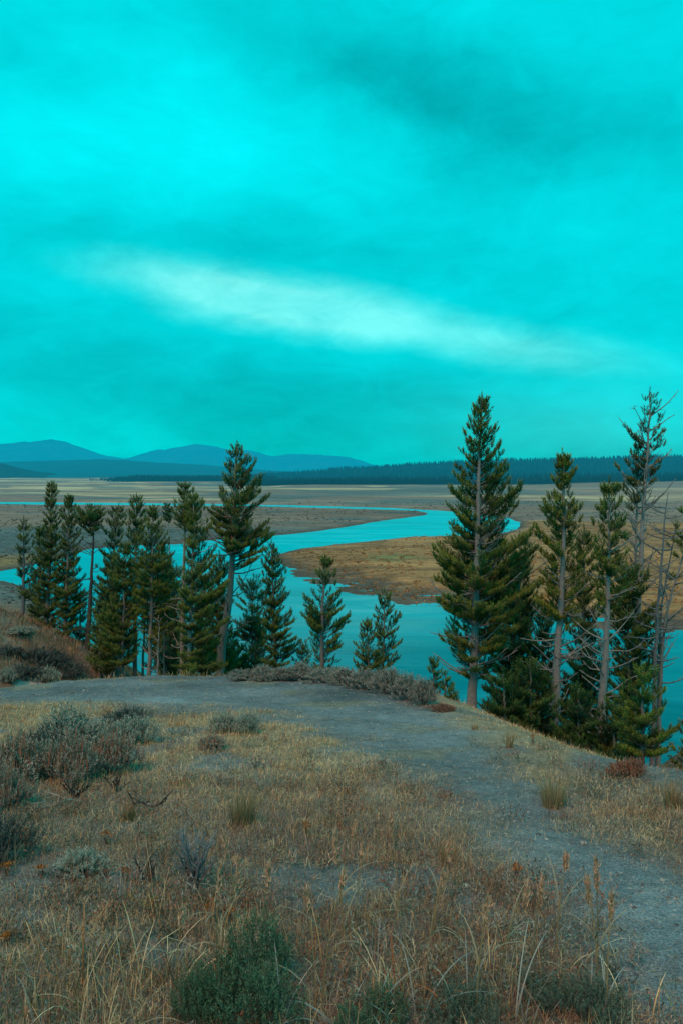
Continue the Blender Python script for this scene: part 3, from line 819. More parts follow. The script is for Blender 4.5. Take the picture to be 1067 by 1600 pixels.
    dict(label='tall pine tufted only at the top above a long pinkish bare trunk', Y=18.2, tw=9, trunk=[(291, 759), (290, 836), (287, 960), (285, 1064)], group=GL, profile=[(761, 286, 297), (775, 281, 304), (790, 279, 318), (800, 277, 320), (812, 277, 316), (824, 281, 300)], tone=.22, dead=(830, 1040, 26), dead_len=34, bark=(.215, .19, .175), shoot=.16, dens=1.1, clump=.3),
    dict(label='olive pine with pale trunk at its left edge, right of the top tufted pine', Y=17.6, tw=8, trunk=[(303, 777), (302, 836), (299, 960), (296, 1056)], group=GL, profile=[(779, 299, 307), (795, 294, 316), (820, 293, 324), (850, 296, 327), (880, 297, 340), (910, 297, 352), (940, 297, 354), (980, 298, 352), (1020, 300, 358), (1050, 304, 362)], tone=.36, dead=(840, 1045, 34), dead_len=36, bark=(.25, .255, .25), clump=.4, shoot=.15),
    dict(label='dense mid height conifer left behind the biggest leaning pine', Y=20.0, tw=6, trunk=[(344, 868), (342, 1060)], group=GL, profile=[(871, 340, 349), (890, 332, 356), (930, 327, 358), (980, 326, 360), (1030, 320, 368), (1060, 316, 368)], tone=.25, shoot=.16),
    dict(label='biggest irregular pine of the left group, leaning trunk and one sided crown', Y=19.5, tw=17, trunk=[(371.5, 698), (368, 740), (366, 800), (364, 848), (360.5, 921), (354.5, 965), (347, 1003), (343, 1062)], group=GL,
         profile=[(700, 368, 375), (707, 366, 380), (717, 352, 386), (734, 353, 390), (744, 354, 405), (758, 346, 401), (765, 343, 414), (783, 346, 416), (797, 330, 424), (817, 331, 407), (831, 337, 419), (843, 345, 414), (856, 362, 427), (870, 363, 424), (885, 362, 410)],
         tone=.3, dead=(790, 1030, 40), dead_len=66, bark=(.195, .18, .17), clump=.55, sparse=.12, wood=1.6, shoot=.18),
    dict(label='low straggling dark conifer under the biggest pine, right of its trunk', Y=21.5, tw=6, trunk=[(396, 905), (394, 1058)], group=GL, profile=[(908, 378, 418), (925, 376, 420), (950, 376, 422), (990, 372, 418), (1030, 372, 414), (1055, 368, 412)], tone=.15, sparse=.4, clump=.3, dead=(920, 1040, 14), dead_len=40, shoot=.17),
    dict(label='narrow column shaped conifer, rightmost of the dense left group', Y=18.6, tw=6, trunk=[(425, 850), (428, 950), (432, 1062)], group=GL, profile=[(852, 421, 429), (870, 415, 437), (890, 413, 441), (920, 412, 445), (945, 415, 447), (970, 415, 454), (985, 416, 462), (1010, 416, 459), (1040, 416, 455), (1056, 420, 455)], tone=.2, shoot=.15, sparse=.05, hue=(.9, 1, .95)),
    dict(label='small dark sapling tucked against the narrow column shaped conifer', Y=18.8, tw=4, trunk=[(473, 1004), (472, 1060)], group=GY, profile=[(1008, 470, 476), (1020, 463, 482), (1035, 460, 486), (1052, 458, 490)], tone=.18, shoot=.14, sparse=.15),
    dict(label='knee high yellow green pine seedling at the foot of the pale trunk', Y=16.4, tw=3, trunk=[(299, 1044), (299, 1066)], group=GY, profile=[(1046, 295, 303), (1056, 291, 307), (1066, 290, 309)], tone=.75, shoot=.11),
    dict(label='solitary upright young pine against the river, left of the small pair', Y=16.6, tw=8, trunk=[(508, 874), (504, 950), (502, 1060)], group=GY, cat='young pine',
         profile=[(876, 503, 514), (890, 499, 520), (902, 494, 524), (916, 491, 527), (927, 482, 529), (939, 483, 535), (953, 474, 536), (967, 477, 546), (981, 485, 547), (992, 484, 536), (1006, 487, 540), (1023, 490, 530), (1040, 494, 531), (1052, 498, 526)], tone=.26, clump=.4, sparse=.14, shoot=.15, front=.7, bark=(.165, .165, .16), hue=(.9, 1.0, .95)),
    dict(label='short bushy young pine, left one of the small rim pair', Y=16.2, tw=5, trunk=[(573, 973), (577, 1060)], group=GY, cat='young pine', profile=[(976, 569, 576), (985, 566, 582), (998, 562, 586), (1015, 558, 592), (1029, 554, 595), (1043, 551, 597), (1056, 558, 597)], tone=.34, shoot=.135),
    dict(label='taller thin young pine, right one of the small rim pair', Y=16.8, tw=4, trunk=[(600, 926), (599, 990), (597, 1062)], group=GY, cat='young pine', profile=[(928, 596, 604), (940, 588, 611), (953, 586, 617), (967, 582, 622), (981, 587, 623), (992, 589, 618), (1009, 592, 624), (1022, 592, 620), (1050, 590, 621)], tone=.3, clump=.45, sparse=.3, shoot=.13, front=.7),
    dict(label='slender pine sapling between the rim sagebrush and the tallest pine', Y=12.6, tw=4, trunk=[(676, 1031), (676, 1095)], group=GY, cat='pine sapling', profile=[(1034, 673, 679), (1043, 669, 682), (1054, 668, 686), (1068, 669, 687), (1085, 672, 684)], tone=.22, shoot=.095, sparse=.1, hue=(.85, 1, 1)),
    dict(label='pine sapling right of the slender one, a little shorter', Y=12.2, tw=4, trunk=[(696, 1055), (696, 1110)], group=GY, cat='pine sapling', profile=[(1058, 693, 699), (1070, 690, 704), (1085, 688, 709), (1100, 688, 708)], tone=.22, shoot=.095, hue=(.85, 1, 1)),
    dict(label='shortest pine sapling nearest the tallest pine trunk', Y=11.8, tw=3, trunk=[(706, 1080), (707, 1120)], group=GY, cat='pine sapling', profile=[(1083, 703, 709), (1092, 699, 713), (1105, 697, 716), (1116, 699, 715)], tone=.2, shoot=.09, hue=(.85, 1, 1)),
    dict(label='thin pale bare pole low in the shade right of the wide olive conifer', Y=19.8, tw=4, trunk=[(257, 925), (258, 990), (258, 1062)], profile=None, group=GL, cat='dead tree', dead=(935, 1040, 14), dead_len=18, bark=(.21, .20, .19)),
    dict(label='thin pale bare pole right of the trunk of the wide olive conifer, nearest the crest', Y=17.8, tw=4, trunk=[(250, 960), (249, 1000), (247, 1064)], profile=None, group=GL, cat='dead tree', dead=(970, 1050, 10), dead_len=16, bark=(.22, .21, .20)),
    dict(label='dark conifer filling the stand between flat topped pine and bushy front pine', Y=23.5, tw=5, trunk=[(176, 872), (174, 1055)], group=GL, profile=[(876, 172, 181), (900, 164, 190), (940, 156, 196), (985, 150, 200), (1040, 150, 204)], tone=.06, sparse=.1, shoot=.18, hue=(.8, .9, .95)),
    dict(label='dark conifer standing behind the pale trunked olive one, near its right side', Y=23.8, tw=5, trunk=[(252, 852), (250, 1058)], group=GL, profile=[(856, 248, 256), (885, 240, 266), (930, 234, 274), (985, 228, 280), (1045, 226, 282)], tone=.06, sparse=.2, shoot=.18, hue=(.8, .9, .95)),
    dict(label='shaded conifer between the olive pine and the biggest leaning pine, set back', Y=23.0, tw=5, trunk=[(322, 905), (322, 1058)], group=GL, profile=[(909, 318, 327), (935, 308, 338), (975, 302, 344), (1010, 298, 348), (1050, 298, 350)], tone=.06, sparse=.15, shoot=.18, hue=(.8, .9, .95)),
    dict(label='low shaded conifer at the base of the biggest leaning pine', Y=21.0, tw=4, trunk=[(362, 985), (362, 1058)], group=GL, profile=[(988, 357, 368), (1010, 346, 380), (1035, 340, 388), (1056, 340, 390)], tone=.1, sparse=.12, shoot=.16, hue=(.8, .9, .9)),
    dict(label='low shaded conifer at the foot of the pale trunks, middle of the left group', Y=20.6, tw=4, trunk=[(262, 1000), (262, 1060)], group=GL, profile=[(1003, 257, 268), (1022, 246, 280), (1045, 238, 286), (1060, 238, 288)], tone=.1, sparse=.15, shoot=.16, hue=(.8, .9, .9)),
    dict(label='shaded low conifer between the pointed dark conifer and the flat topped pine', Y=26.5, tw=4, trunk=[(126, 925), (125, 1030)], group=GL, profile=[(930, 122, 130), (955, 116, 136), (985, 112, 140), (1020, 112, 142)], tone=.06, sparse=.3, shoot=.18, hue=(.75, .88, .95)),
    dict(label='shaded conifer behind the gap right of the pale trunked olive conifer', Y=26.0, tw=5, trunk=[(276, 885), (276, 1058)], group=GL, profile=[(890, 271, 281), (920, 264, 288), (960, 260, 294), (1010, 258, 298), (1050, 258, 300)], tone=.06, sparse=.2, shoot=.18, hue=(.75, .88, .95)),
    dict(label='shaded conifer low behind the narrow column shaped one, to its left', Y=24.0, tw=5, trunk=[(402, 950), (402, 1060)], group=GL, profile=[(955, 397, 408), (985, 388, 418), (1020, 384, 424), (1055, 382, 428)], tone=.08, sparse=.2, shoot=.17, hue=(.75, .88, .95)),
    dict(label='lone grey pine standing out on the sage plain beyond the river', Y=176, tw=3, trunk=[(262, 788), (264, 815), (265, 846)], profile=[(790, 258, 266), (798, 255, 269), (807, 255, 269), (816, 258, 266)], tone=.2, shoot=.55, dry=.1, cat='distant pine', hue=(.7, .9, 1.3), dead=(815, 840, 8), dead_len=10, bark=(.2, .2, .2)),
]
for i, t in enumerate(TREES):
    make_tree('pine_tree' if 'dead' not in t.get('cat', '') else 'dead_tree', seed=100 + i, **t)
#@@PART2
# ------------------------------------------------------------------ plants of the hill
def sprigs(P, D, L, rad, c0, c1, rng, k=14):
    n = len(P)
    ref = np.where(np.abs(D[:, 2:3]) > .8, np.array([[1., 0, 0]]), np.array([[0, 0, 1.]]))
    A = unit(np.cross(D, ref)); B = np.cross(D, A)
    ax = np.linspace(.0, 1, k)[None] + rng.normal(0, .04, (n, k)); th = (np.arange(k) * 2.399)[None] + rng.uniform(0, 6.28, (n, 1))
    sp = .62 + rng.normal(0, .15, (n, k))
    rd = np.cos(th)[..., None] * A[:, None] + np.sin(th)[..., None] * B[:, None]
    nd = np.cos(sp)[..., None] * D[:, None] + np.sin(sp)[..., None] * rd
    nb = P[:, None] + D[:, None] * (ax * L[:, None])[..., None]
    sd = unit(np.cross(nd, D[:, None] + .01)) * (rad[:, None] * .16)[..., None]
    mid = nb + nd * (rad[:, None, None] * .55); tip = nb + nd * rad[:, None, None] * rng.uniform(.8, 1.3, (n, k, 1))
    V = np.stack([nb, mid - sd, mid + sd, tip], 2)
    t = np.clip(ax * .6 + .2 + rng.normal(0, .15, (n, k)), 0, 1)[..., None]
    c = np.asarray(c0) * (1 - t) + np.asarray(c1) * t
    C_ = np.stack([c * .7, c, c, c * 1.15], 2)
    T = np.array([(0, 1, 2), (1, 3, 2)])[None] + (np.arange(n * k) * 4)[:, None, None]
    return V.reshape(-1, 3), T.reshape(-1, 3), C_.reshape(-1, 3)


SAGE = dict(grey=((.11, .14, .122), (.35, .40, .33)), rust=((.11, .12, .105), (.36, .33, .27)), pale=((.10, .112, .10), (.29, .29, .25)), dark=((.035, .052, .050), (.11, .135, .125)),
            red=((.10, .045, .030), (.24, .115, .075)), moss=((.04, .065, .05), (.13, .17, .12)), green=((.022, .060, .036), (.095, .175, .10)))


def sage_proto(kind, seed, n=170, flat=1.0):
    """unit shrub: radius 0.5, height 1"""
    rng = np.random.default_rng(seed); c0, c1 = SAGE[kind]
    w_ = .42 if kind in ('green', 'moss') else .3; lob = rng.uniform(-w_, w_, (6, 2)); lh = rng.uniform(.42 if kind in ('green', 'moss') else .55, .95, 6)
    i = rng.integers(0, 6, n); a = rng.uniform(0, 6.28, n); rr = np.sqrt(rng.uniform(0, 1, n)) * .30
    x = lob[i, 0] + rr * np.cos(a); y = lob[i, 1] + rr * np.sin(a)
    top = lh[i] * np.sqrt(np.clip(1.05 - (rr / .30) ** 2 * .8, .05, 1)) * (1 - .35 * np.clip(np.hypot(x, y) / .5, 0, 1))
    z = top * rng.uniform(.35, .95, n) - .12
    P = np.stack([x, y, np.maximum(z, .10)], -1)
    e_ = .4 if kind in ('green', 'moss') else 1.1; D = unit(np.stack([x * e_, y * e_, np.full(n, .75)], -1) + rng.normal(0, .16, (n, 3)))
    g = Geo(); g.add(*sprigs(P, D, rng.uniform(.16, .30, n), rng.uniform(.045, .07, n) * (.62 if kind in ('green', 'moss') else 1), c0, c1, rng, 24 if kind in ('green', 'moss') else 18))
    if kind in ('rust', 'red'):
        m = int(n * .7); j = rng.integers(0, n, m)
        blades(g, P[j] + D[j] * .12, rng.uniform(.18, .34, m), np.full(m, .016), rng.uniform(0, .4, m), rng.uniform(0, 6.28, m), np.array([[.22, .10, .06]]), np.array([[.48, .21, .12]]), 2, rng=rng)
    gs = Geo()
    for q in range(9):
        j = rng.integers(0, n); e = P[j]; t = np.linspace(0, 1, 5)[:, None]
        b = np.array([rng.normal(0, .05), rng.normal(0, .05), -.06])
        B = b + (e - b) * t + np.array([rng.normal(0, .05), rng.normal(0, .05), 0]) * np.sin(t * 3.1)
        gs.tube(B, np.linspace(.022, .006, 5), np.array([.055, .045, .04]), 4)
    V1, T1, C1 = g.arrays(); V2, T2, C2 = gs.arrays()
    return mesh_np('foliage', V1, tris=T1, col=C1), mesh_np('stem', V2, tris=T2, col=C2)


PROTO = {}


def shrub(name, label, kind, px, py, wpx, hpx, cat='sagebrush', group=None, var=0, Y=None):
    key = (kind, var)
    if key not in PROTO:
        a, b_ = sage_proto(kind, 500 + len(PROTO) * 7, 330 if kind not in ('green', 'moss') else 420)
        a.materials.append(M_leaf); b_.materials.append(M_twig); PROTO[key] = (a, b_)
    p = ground_hit(px, py, 1.2, 34)
    m = p[1] * PXM
    o = empty(name, p); o.scale = (wpx * m, wpx * m, hpx * m * 1.12); o.rotation_euler = (0, 0, R.uniform(0, 6.28))
    tag(o, label, cat, group)
    link('foliage', PROTO[key][0], None, o); link('stem', PROTO[key][1], None, o)
    return o


G1 = 'sagebrush cluster left on the hill'
for a in [('rounded grey green sagebrush at the back of the left cluster, by the bare ground', 'grey', 110, 1166, 78, 66), ('small dark sagebrush farthest right at the back of the left cluster', 'dark', 200, 1132, 50, 30),
          ('spreading grey green sagebrush at the right end of the left cluster', 'grey', 212, 1160, 62, 44), ('grey green sagebrush in the middle of the left cluster behind the rusty one', 'grey', 158, 1168, 64, 46),
          ('compact grey green sagebrush between the rear round one and the far left rusty one', 'dark', 64, 1184, 54, 48), ('broad rust topped sagebrush at the left side of the cluster', 'rust', 30, 1222, 84, 76),
          ('rust topped sagebrush over bare crooked stems, front of the left cluster', 'rust', 112, 1222, 66, 74), ('mixed green and rust sagebrush at the front right of the left cluster', 'rust', 174, 1208, 64, 62),
          ('dusty green sagebrush between the two rust topped front ones', 'grey', 76, 1214, 50, 62), ('reddish sagebrush cut by the left edge below the cluster', 'rust', 4, 1262, 56, 66), ('dark sagebrush cut by the left edge above the orange dried flowers', 'dark', 2, 1350, 70, 74)]:
    shrub('sagebrush', *a[:4], a[4] * 1.12, a[5] * 1.3, group=G1, var=len(a[0]) % 2)
shrub('sagebrush', 'low spreading grey green sagebrush alone among dry grass, lower left', 'grey', 137, 1366, 82, 44)
shrub('sagebrush', 'left one of two sagebrushes standing in the straw before the bare crest', 'grey', 350, 1144, 48, 42, var=1)
shrub('sagebrush', 'right one of two sagebrushes standing in the straw before the bare crest', 'grey', 391, 1146, 42, 44)
shrub('sagebrush', 'low thin sagebrush in front of the pair near the bare crest', 'rust', 328, 1170, 46, 30, var=1)
ordn = ['first', 'second', 'third', 'fourth', 'fifth', 'sixth', 'seventh', 'eighth', 'ninth', 'tenth', 'eleventh', 'twelfth', 'thirteenth', 'fourteenth', 'fifteenth', 'sixteenth', 'seventeenth', 'eighteenth', 'nineteenth', 'twentieth']
for i, (px, py, ww, h) in enumerate([(385, 1062, 30, 13), (408, 1062, 40, 17), (438, 1064, 36, 17), (474, 1063, 44, 18), (508, 1065, 44, 18), (540, 1069, 40, 20), (574, 1075, 42, 25), (606, 1082, 42, 29), (637, 1091, 38, 32), (662, 1100, 32, 30)]):
    shrub('sagebrush', '%s from the left of ten pale sagebrushes lining the bare rim' % ordn[i], 'pale', px, py, ww * 1.4, h * 1.75, group='pale sagebrush along the rim', var=i % 2)
for i, (px, py, ww, h) in enumerate([(14, 1066, 30, 18), (38, 1062, 40, 24), (60, 1038, 44, 24), (72, 1064, 34, 20), (86, 1042, 36, 20), (112, 1060, 38, 24), (36, 990, 36, 10), (12, 1024, 34, 14)]):
    shrub('sagebrush', '%s of eight small dark sagebrushes on the brown knoll beneath the left conifers' % ordn[i], 'grey' if i % 3 == 0 else 'dark', px, py, ww * 1.15, h * 1.5, group='sagebrush on the brown knoll', var=i % 2)
shrub('shrub', 'small reddish brown twiggy shrub on the right rim below the dark pines', 'red', 976, 1213, 50, 32, cat='shrub')
shrub('shrub', 'low red brown shrub in straw at the rim beside the pine saplings', 'red', 690, 1112, 40, 14, cat='shrub', var=1)
for i, (px, py, ww, h, lab) in enumerate([(430, 1572, 170, 165, 'largest green feathery sagebrush in the foreground grass'), (335, 1582, 95, 130, 'green feathery sagebrush left of the largest one in the foreground'),
                                          (720, 1600, 110, 88, 'dull green sagebrush low in the foreground, right of centre'), (905, 1596, 120, 84, 'dull green sagebrush in the foreground beside the gravel path'), (560, 1606, 110, 84, 'low green sagebrush at the bottom edge right of the largest one')]):
    shrub('sagebrush', lab, 'green' if i < 2 or i == 4 else 'moss', px, py, ww, h, group='green sagebrush in the foreground grass', var=2 + i % 2)

# bunch grass
def bunch(label, px, py, wpx, hpx, ca, cb, n=170, group=None, name='bunch_grass'):
    p = ground_hit(px, py, 1.2, 30); m = p[1] * PXM; rng = np.random.default_rng(int(px * 7 + py))
    o = empty(name, p); tag(o, label, 'bunch grass', group, 'thing')
    a = rng.uniform(0, 6.28, n); r = np.sqrt(rng.uniform(0, 1, n)) * wpx * m * .22
    B = np.stack([r * np.cos(a), r * np.sin(a), np.full(n, -.02)], -1)
    g = Geo(); t = rng.uniform(0, 1, (n, 1)); c = np.asarray(ca) * (1 - t) + np.asarray(cb) * t
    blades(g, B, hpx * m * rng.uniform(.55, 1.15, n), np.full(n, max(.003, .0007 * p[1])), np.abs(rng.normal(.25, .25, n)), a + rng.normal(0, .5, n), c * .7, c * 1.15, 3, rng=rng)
    g.obj('blade_tuft', M_leaf, o)


bunch('greenish bunch grass clump amid brown grass, left of the picture centre', 380, 1288, 90, 62, (.10, .125, .06), (.36, .28, .15), 260)
bunch('full straw coloured bunch grass beside the right edge of the path', 864, 1260, 76, 56, (.15, .16, .08), (.44, .36, .20), 280)
bunch('tall straw tuft on the rim between path and dark pines', 795, 1168, 26, 40, (.30, .21, .10), (.42, .31, .17), 60)
bunch('straw clump at the right edge behind the path', 1050, 1262, 60, 46, (.14, .12, .06), (.34, .25, .13))
bunch('dull green clump at the foot of the left sagebrush cluster', 200, 1282, 50, 30, (.08, .10, .04), (.2, .16, .08))
bunch('pale clump of grass on the rim left of the red brown shrub', 742, 1140, 30, 14, (.30, .22, .11), (.42, .32, .18), 60)
bunch('dry straw clump below the bare crest in the middle of the slope', 700, 1345, 60, 36, (.28, .20, .10), (.40, .30, .16))


# dead twiggy shrubs
def twigs(label, px, py, wpx, hpx, col, seed, n=16, name='dead_shrub'):
    p = ground_hit(px, py, 1.2, 30); m = p[1] * PXM; rng = np.random.default_rng(seed)
    o = empty(name, p); tag(o, label, 'dead shrub'); g = Geo()
    for i in range(n):
        a = rng.uniform(0, 6.28); L = hpx * m * rng.uniform(.6, 1.1); t = np.linspace(0, 1, 7)
        sp = wpx * m * .5 * rng.uniform(.2, 1)
        B = np.stack([sp * np.cos(a) * t ** 1.3, sp * np.sin(a) * t ** 1.3, L * t - .03], -1) + np.cumsum(rng.normal(0, .012 * hpx * m, (7, 3)), 0)
        g.tube(B, .0085 * (1 - .8 * t) + .001, np.asarray(col) * rng.uniform(.7, 1.3), 5)
        for q in range(6):
            ti = rng.uniform(.3, .9); b = np.array([np.interp(ti, t, B[:, k]) for k in range(3)])
            d = unit(np.array([rng.normal(0, .6), rng.normal(0, .6), .8])); l2 = L * rng.uniform(.15, .4)
            g.tube(b + d * l2 * np.array([0, .5, 1])[:, None], np.array([.0035, .0025, .001]), np.asarray(col) * rng.uniform(.7, 1.3), 3)
    g.obj('stem', M_twig, o)


twigs('dead grey twiggy shrub with forked bare stems, centre left in the brown grass', 302, 1392, 92, 100, (.15, .175, .19), 1, 22)
twigs('small black dead stems sticking up left of the larger dead grey shrub', 230, 1380, 40, 50, (.035, .035, .037), 2, 7)
twigs('crooked dark bare stems under the front sagebrush of the left cluster', 118, 1246, 60, 34, (.035, .032, .03), 3, 9)
twigs('crooked dark bare branches right of the left sagebrush cluster', 182, 1236, 50, 30, (.04, .037, .036), 4, 9)


def log(label, px, py, L, ang, r, col, seed):
    p = ground_hit(px, py, 1.2, 30); rng = np.random.default_rng(seed); t = np.linspace(0, 1, 9); g = Geo()
    x = (t - .5) * L; B = np.stack([x * math.cos(ang), x * math.sin(ang), .02 + .05 * np.abs(np.sin(t * 5 + seed))], -1) + rng.normal(0, .012, (9, 3))
    g.tube(B, r * (1 - .6 * t), col, 6)
    for q in range(3):
        b = B[2 + 2 * q]; d = unit(rng.normal(0, 1, 3) * [1, 1, .3] + [0, 0, .4]); g.tube(b + d * .12 * np.array([0, .5, 1])[:, None], np.array([.006, .005, .002]), col, 4)
    o = g.obj('dead_branch', M_bark); o.location = p; tag(o, label, 'dead branch')


log('dark curved dead branch lying right of the left sagebrush cluster', 232, 1268, .24, .1, .009, np.array([.05, .045, .04]), 3)
log('pale thin dead stick lying in the grass below the left sagebrush cluster', 95, 1262, .32, .5, .005, np.array([.28, .25, .21]), 5)


# dried orange flower heads
def flower(label, px, py, hpx, wpx, seed, col=(.42, .15, .03)):
    p = ground_hit(px, py + hpx, 1.2, 30); m = p[1] * PXM; rng = np.random.default_rng(seed)
    o = empty('dried_flower', p); tag(o, label, 'dried flower', 'orange dried flowers in the grass'); gs = Geo()
    for i in range(5):
        e = np.array([rng.normal(0, wpx * m * .3), rng.normal(0, wpx * m * .3), hpx * m * rng.uniform(.85, 1.1)])
        gs.tube(e * np.array([0, .5, 1])[:, None] - [0, 0, .02], np.array([.003, .0025, .002]), (.10, .06, .04), 3)
        gh = Geo(); k = 24; P = e + np.clip(rng.normal(0, 1, (k, 3)), -1.3, 1.3) * [.013, .013, .005]
        d = rng.normal(0, 1, (k, 3)); d = unit(d) * .006; f = unit(rng.normal(0, 1, (k, 3))) * .006
        gh.add(np.stack([P - d, P + d, P + f], 1).reshape(-1, 3), np.arange(k * 3).reshape(-1, 3), np.repeat(np.asarray(col) * rng.uniform(.4, 1.1, (k, 1)), 3, 0))
        gh.obj('flower_head', M_leaf, o)
    gs.obj('stem', M_twig, o)


for i, (px, py, lab) in enumerate([(170, 1300, 'brightest orange dried flower cluster, below the left sagebrush cluster'), (40, 1298, 'orange dried flower cluster left of the brightest one, near the left edge'), (10, 1350, 'orange dried flowers at the left edge below the dark sagebrush'),
                                   (64, 1352, 'small orange dried flowers right of those at the left edge'), (196, 1358, 'orange dried flowers just right of the low spreading sagebrush'), (14, 1458, 'orange dried flower head low at the left edge'),
                                   (330, 1412, 'orange dried flower head below the dead grey shrub'), (362, 1420, 'orange dried flower head right of the one below the dead grey shrub'), (806, 1354, 'single orange dried flower head left of the path'),
                                   (832, 1150, 'orange dried flowers against the dark pines on the rim'), (195, 1172, 'dull orange dried flowers right of the left sagebrush cluster'), (480, 1285, 'orange dried flowers in the middle of the slope')]):
    flower(lab, px, py, 20 if py > 1250 else 12, 15, 40 + i)
for i, (px, py) in enumerate([(215, 1398), (240, 1405)]):
    flower(('left' if i == 0 else 'right') + ' one of two pale yellow seed clusters below the small black dead stems', px, py, 22, 40, 70 + i, (.42, .30, .10))


# seed headed grass stalks
def stalk(label, px, ytop, ylow, Y, lean, seed):
    """seed head from ytop to ylow in the photo"""
    rng = np.random.default_rng(seed)
    top = at(px, ytop, Y); low = at(px - lean * 6, ylow, Y); bx = top[0] - lean * .10
    base = np.array([bx, Y + rng.normal(0, .05), float(height(bx, Y))])
    o = empty('grass_stalk', base); tag(o, label, 'grass stalk', 'seed headed grass stalks in the foreground', 'thing')
    t = np.linspace(0, 1, 9)[:, None]
    B = (base - [0, 0, .03]) * (1 - t) + top * t; B[:, 0] -= np.sin(t[:, 0] * 3.14) * .02 * lean
    gs, gh = Geo(), Geo()
    gs.tube(B - base, np.linspace(.0028, .0012, 9), (.30, .20, .10), 4)
    L = np.linalg.norm(top - low); n = 170
    u_ = rng.uniform(0, 1, n); c = top + (low - top) * u_[:, None]
    ax = unit(top - low)
    wv_ = .0068 * np.sin(np.clip(u_ * .92 + .08, 0, 1) * 3.14) ** .7 + .003
    d = unit(ax + rng.normal(0, .28, (n, 3))); P = c + rng.normal(0, .5, (n, 3)) * wv_[:, None] * [1, 1, .4]
    blades_len = rng.uniform(.016, .032, n)[:, None]
    s = unit(np.cross(d, rng.normal(0, 1, (n, 3)))) * .0022
    cc = np.array([.50, .32, .21]) * rng.uniform(.6, 1.4, (n, 1))
    gh.add(np.stack([P - s, P + s, P + d * blades_len], 1).reshape(-1, 3) - base, np.arange(n * 3).reshape(-1, 3), np.repeat(cc, 3, 0))
    k = 3; az_ = rng.uniform(0, 6.28, k); bb_ = np.array([(B[int(q)] - base) for q in rng.integers(1, 5, k)])
    hb_, lb_ = rng.uniform(.14, .26, k), rng.uniform(.5, 1.3, k)
    gs.obj('stem', M_leaf, o); gh.obj('seed_head', M_leaf, o)
    for q in range(k):
        gl = Geo(); blades(gl, bb_[q:q + 1], hb_[q:q + 1], np.full(1, .006), lb_[q:q + 1], az_[q:q + 1], np.array([[.22, .18, .11]]), np.array([[.32, .29, .21]]), 5, curl=1.5, rng=rng); gl.obj('leaf_blade', M_leaf, o)


ST = sorted([(352, 1300, 1348, 2.9), (345, 1352, 1400, 2.5), (374, 1344, 1400, 2.6), (420, 1354, 1396, 2.7), (524, 1300, 1350, 2.8), (537, 1366, 1390, 2.4), (555, 1286, 1312, 3.2), (567, 1322, 1352, 2.9), (610, 1276, 1308, 3.1), (704, 1312, 1346, 2.9), (692, 1362, 1410, 2.5),
             (823, 1382, 1424, 2.5), (846, 1372, 1418, 2.6), (884, 1338, 1362, 2.8), (917, 1372, 1414, 2.6), (930, 1342, 1394, 2.7), (955, 1400, 1440, 2.4), (480, 1392, 1430, 2.4), (285, 1420, 1455, 2.4), (760, 1405, 1440, 2.3)])
for i, (px, a, b_, Y) in enumerate(ST):
    stalk('%s from the left of twenty tan seed headed grass stalks rising in the foreground' % ordn[i], px, a, b_, Y, R.choice([-.3, .3, .7]), 200 + i)

# broad curling blades: countable, pale, in the foreground
PAL = np.array([(.29, .32, .30), (.23, .26, .25), (.36, .27, .15), (.34, .20, .09)])
for i, (px, py, h, ln, az_, lab) in enumerate([(805, 1590, .50, .6, .6, 'longest pale blade arching right, left of the path'), (655, 1590, .46, .9, .4, 'pale blade arching right in the middle of the foreground'), (510, 1600, .34, 1.5, 2.8, 'pale blade curled over at the tip, left of centre'),
                                               (735, 1570, .42, .35, 1.0, 'upright pale blade beside the curled one near the path'), (440, 1600, .44, .7, .5, 'pale blade leaning over the largest green sagebrush'), (262, 1590, .34, 1.3, .3, 'pale curled blade at the lower left'),
                                               (940, 1600, .36, 1.0, .2, 'pale blade bending toward the gravel path, far right'), (580, 1600, .40, 1.2, .1, 'pale blade hooked to the right between two sagebrushes')]):
    p = ground_hit(px, py, 1.2, 10); g = Geo(); n = 3; rng = np.random.default_rng(300 + i)
    blades(g, rng.normal(0, .012, (n, 3)) * [1, 1, 0] - [0, 0, .02], h * .74 * rng.uniform(.75, 1.05, n), np.full(n, .0052), ln * rng.uniform(.7, 1.1, n), az_ + rng.normal(0, .8, n), PAL[i % 2][None] * .8, PAL[i % 2][None] * 1.1, 8, curl=1.6, rng=rng)
    o = g.obj('reed_grass', M_leaf); o.location = p; tag(o, lab, 'grass', 'broad pale grass blades in the foreground', 'thing')

# stones
def stone(label, px, py, s, col, seed):
    p = ground_hit(px, py, 1.2, 30); rng = np.random.default_rng(seed); me = bpy.data.meshes.new('stone')
    import bmesh
    bm = bmesh.new(); bmesh.ops.create_icosphere(bm, subdivisions=3, radius=1)
    ph = rng.uniform(0, 9, 3)
    for v in bm.verts:
        c = v.co; k = 1 + .22 * math.sin(c.x * 2.1 + ph[0]) + .16 * math.sin(c.y * 3.3 + ph[1]) + .14 * math.sin(c.z * 4.1 + c.x * 2 + ph[2])
        v.co = (c.x * k * 1.25 * s, c.y * k * s, max(c.z, -.5) * k * .7 * s)
    bm.to_mesh(me); bm.free()
    a = me.attributes.new('col', 'FLOAT_COLOR', 'POINT'); a.data.foreach_set('color', np.tile(np.array([*col, 1], np.float32), len(me.vertices)))
    o = link('stone', me, M_rock); o.location = p; o.rotation_euler = (0, 0, rng.uniform(0, 6)); tag(o, label, 'stone')


